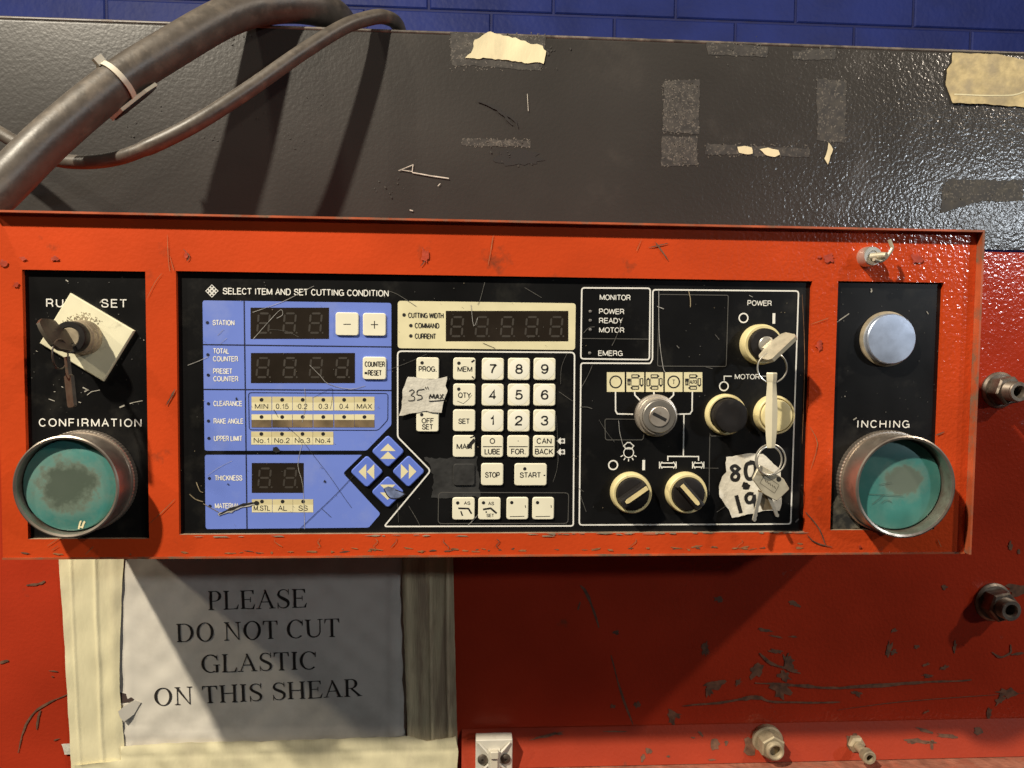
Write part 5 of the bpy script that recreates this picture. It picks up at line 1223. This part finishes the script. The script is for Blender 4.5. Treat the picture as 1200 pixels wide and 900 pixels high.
for ob in [o for o in S.objects if o.name.startswith('tape_scrap')]:
    if len(ob.data.materials) == 1: ob.data.materials.append(MATS['masking_tape'])
for l, s_, lb in (([(864, 172), (872, 171), (881, 173), (882, 180), (875, 181), (866, 179)], 33, 'left of two tiny pale tape bits on the charcoal cover'), ([(890, 175), (900, 173), (912, 176), (914, 181), (908, 184), (896, 181)], 34, 'right of two tiny pale tape bits on the charcoal cover'),
                  ([(971, 167), (976, 175), (973, 183), (970, 193), (966, 186), (969, 178)], 35, 'narrow upright pale tape shred on the charcoal cover')):
    sheet(l, BASE - .0006, .0001, .0004, ['masking_tape'], 'tape_scrap', lb, 'tape', seed=s_, rag=.8, grid=6)

# ================================================================== HOSES AND CABLE TIE
def H(px, py, h): return P(px, py, BASE - h / 1000)
hose_ctrl = [H(-110, 330, 175), H(-60, 275, 158), H(4, 216, 128), H(63, 158, 107), H(137, 97, 80), H(203, 55, 57), H(263, 21, 32), H(305, 8, 12), H(350, 6, -8), H(385, 15, -32), H(402, 36, -65), H(405, 80, -100)]
hose = smooth_path(hose_ctrl, 14)
mb = MB(); mb.tube(hose, .0158, n=36)
tag(mb.build('power_hose', 'hose_rubber', smooth=50), 'thick black rubber hose arching over the top left of the machine', 'hose')
cab = smooth_path([H(-60, 125, 30), H(-25, 142, 42), H(0, 156, 52), H(25, 170, 60), H(62, 186, 68), H(95, 190, 76), H(130, 187, 82), H(165, 176, 86), H(225, 147, 83), H(290, 106, 68), H(350, 64, 48), H(400, 33, 28), H(430, 22, 12), H(450, 20, -2), H(466, 30, -25), H(472, 60, -60)], 12)
mb = MB(); mb.tube(cab, [.0056 if k < 84 else min(.0064, .0056 + (k - 84) * .0004) for k in range(len(cab))], n=20)
tag(mb.build('power_cable', 'hose_rubber', smooth=50), 'thin black cable sagging under the thick hose at upper left', 'cable')
def cable_tie():
    i = min(range(len(hose)), key=lambda k: (hose[k] - H(137, 97, 80)).length); c = hose[i]; t = (hose[i + 1] - hose[i - 1]).normalized()
    to = (CAM - c).normalized(); a = t.cross(to).normalized(); b = a.cross(t).normalized()
    if a.z < 0: a = -a
    root = thing('cable_tie', 'pale cable tie round the thick hose holding a loose adhesive mount', 'cable tie', tuple(c))
    mb = MB(); n = 48; R0, hw = .0166, .0022; vs = []; fs = []
    for k in range(n):
        q = 2 * math.pi * k / n; r = a * math.cos(q) + b * math.sin(q)
        for rr, s_ in ((R0, -1), (R0 + .0012, -1), (R0 + .0012, 1), (R0, 1)): vs.append(c + r * rr + t * s_ * hw)
    for k in range(n):
        l = (k + 1) % n
        for j in range(4): fs.append((4 * k + j, 4 * k + (j + 1) % 4, 4 * l + (j + 1) % 4, 4 * l + j))
    mb.add(vs, fs); mb.build('strap', 'tie_plastic', root)
    hd = c + a * .0188 + b * .003; MB().slab(hd, t, a, b, .0036, .0032, .0028).build('tie_head', 'tie_plastic', root)
    m_ = H(157, 119, 71); u = (H(181, 100, 69) - H(133, 138, 75)).normalized(); v = (CAM - m_).normalized() + Vector((-.02, 0, .10)); v = (v - u * v.dot(u)).normalized()
    pm = MB().plate([(-.0230, -.001), (-.012, -.0105), (.012, -.0105), (.0230, -.001), (.0230, .001), (.012, .0105), (-.012, .0105), (-.0230, .001)], m_, u, v, .0026).build('adhesive_mount', 'cream_plastic', root)
    nn = u.cross(v); nn = nn if nn.dot(c - m_) > 0 else -nn
    MB().slab(m_ + nn * .003, u, v, nn, .007, .006, .0024).build('mount_saddle', 'tie_plastic', root)
    MB().plate([(-.021, -.001), (-.011, -.0095), (.011, -.0095), (.021, -.001), (.021, .001), (.011, .0095), (-.011, .0095), (-.021, .001)], m_ - nn * .0019, u, v, .0011).build('foam_pad', 'dark_scuff', root)
cable_tie()
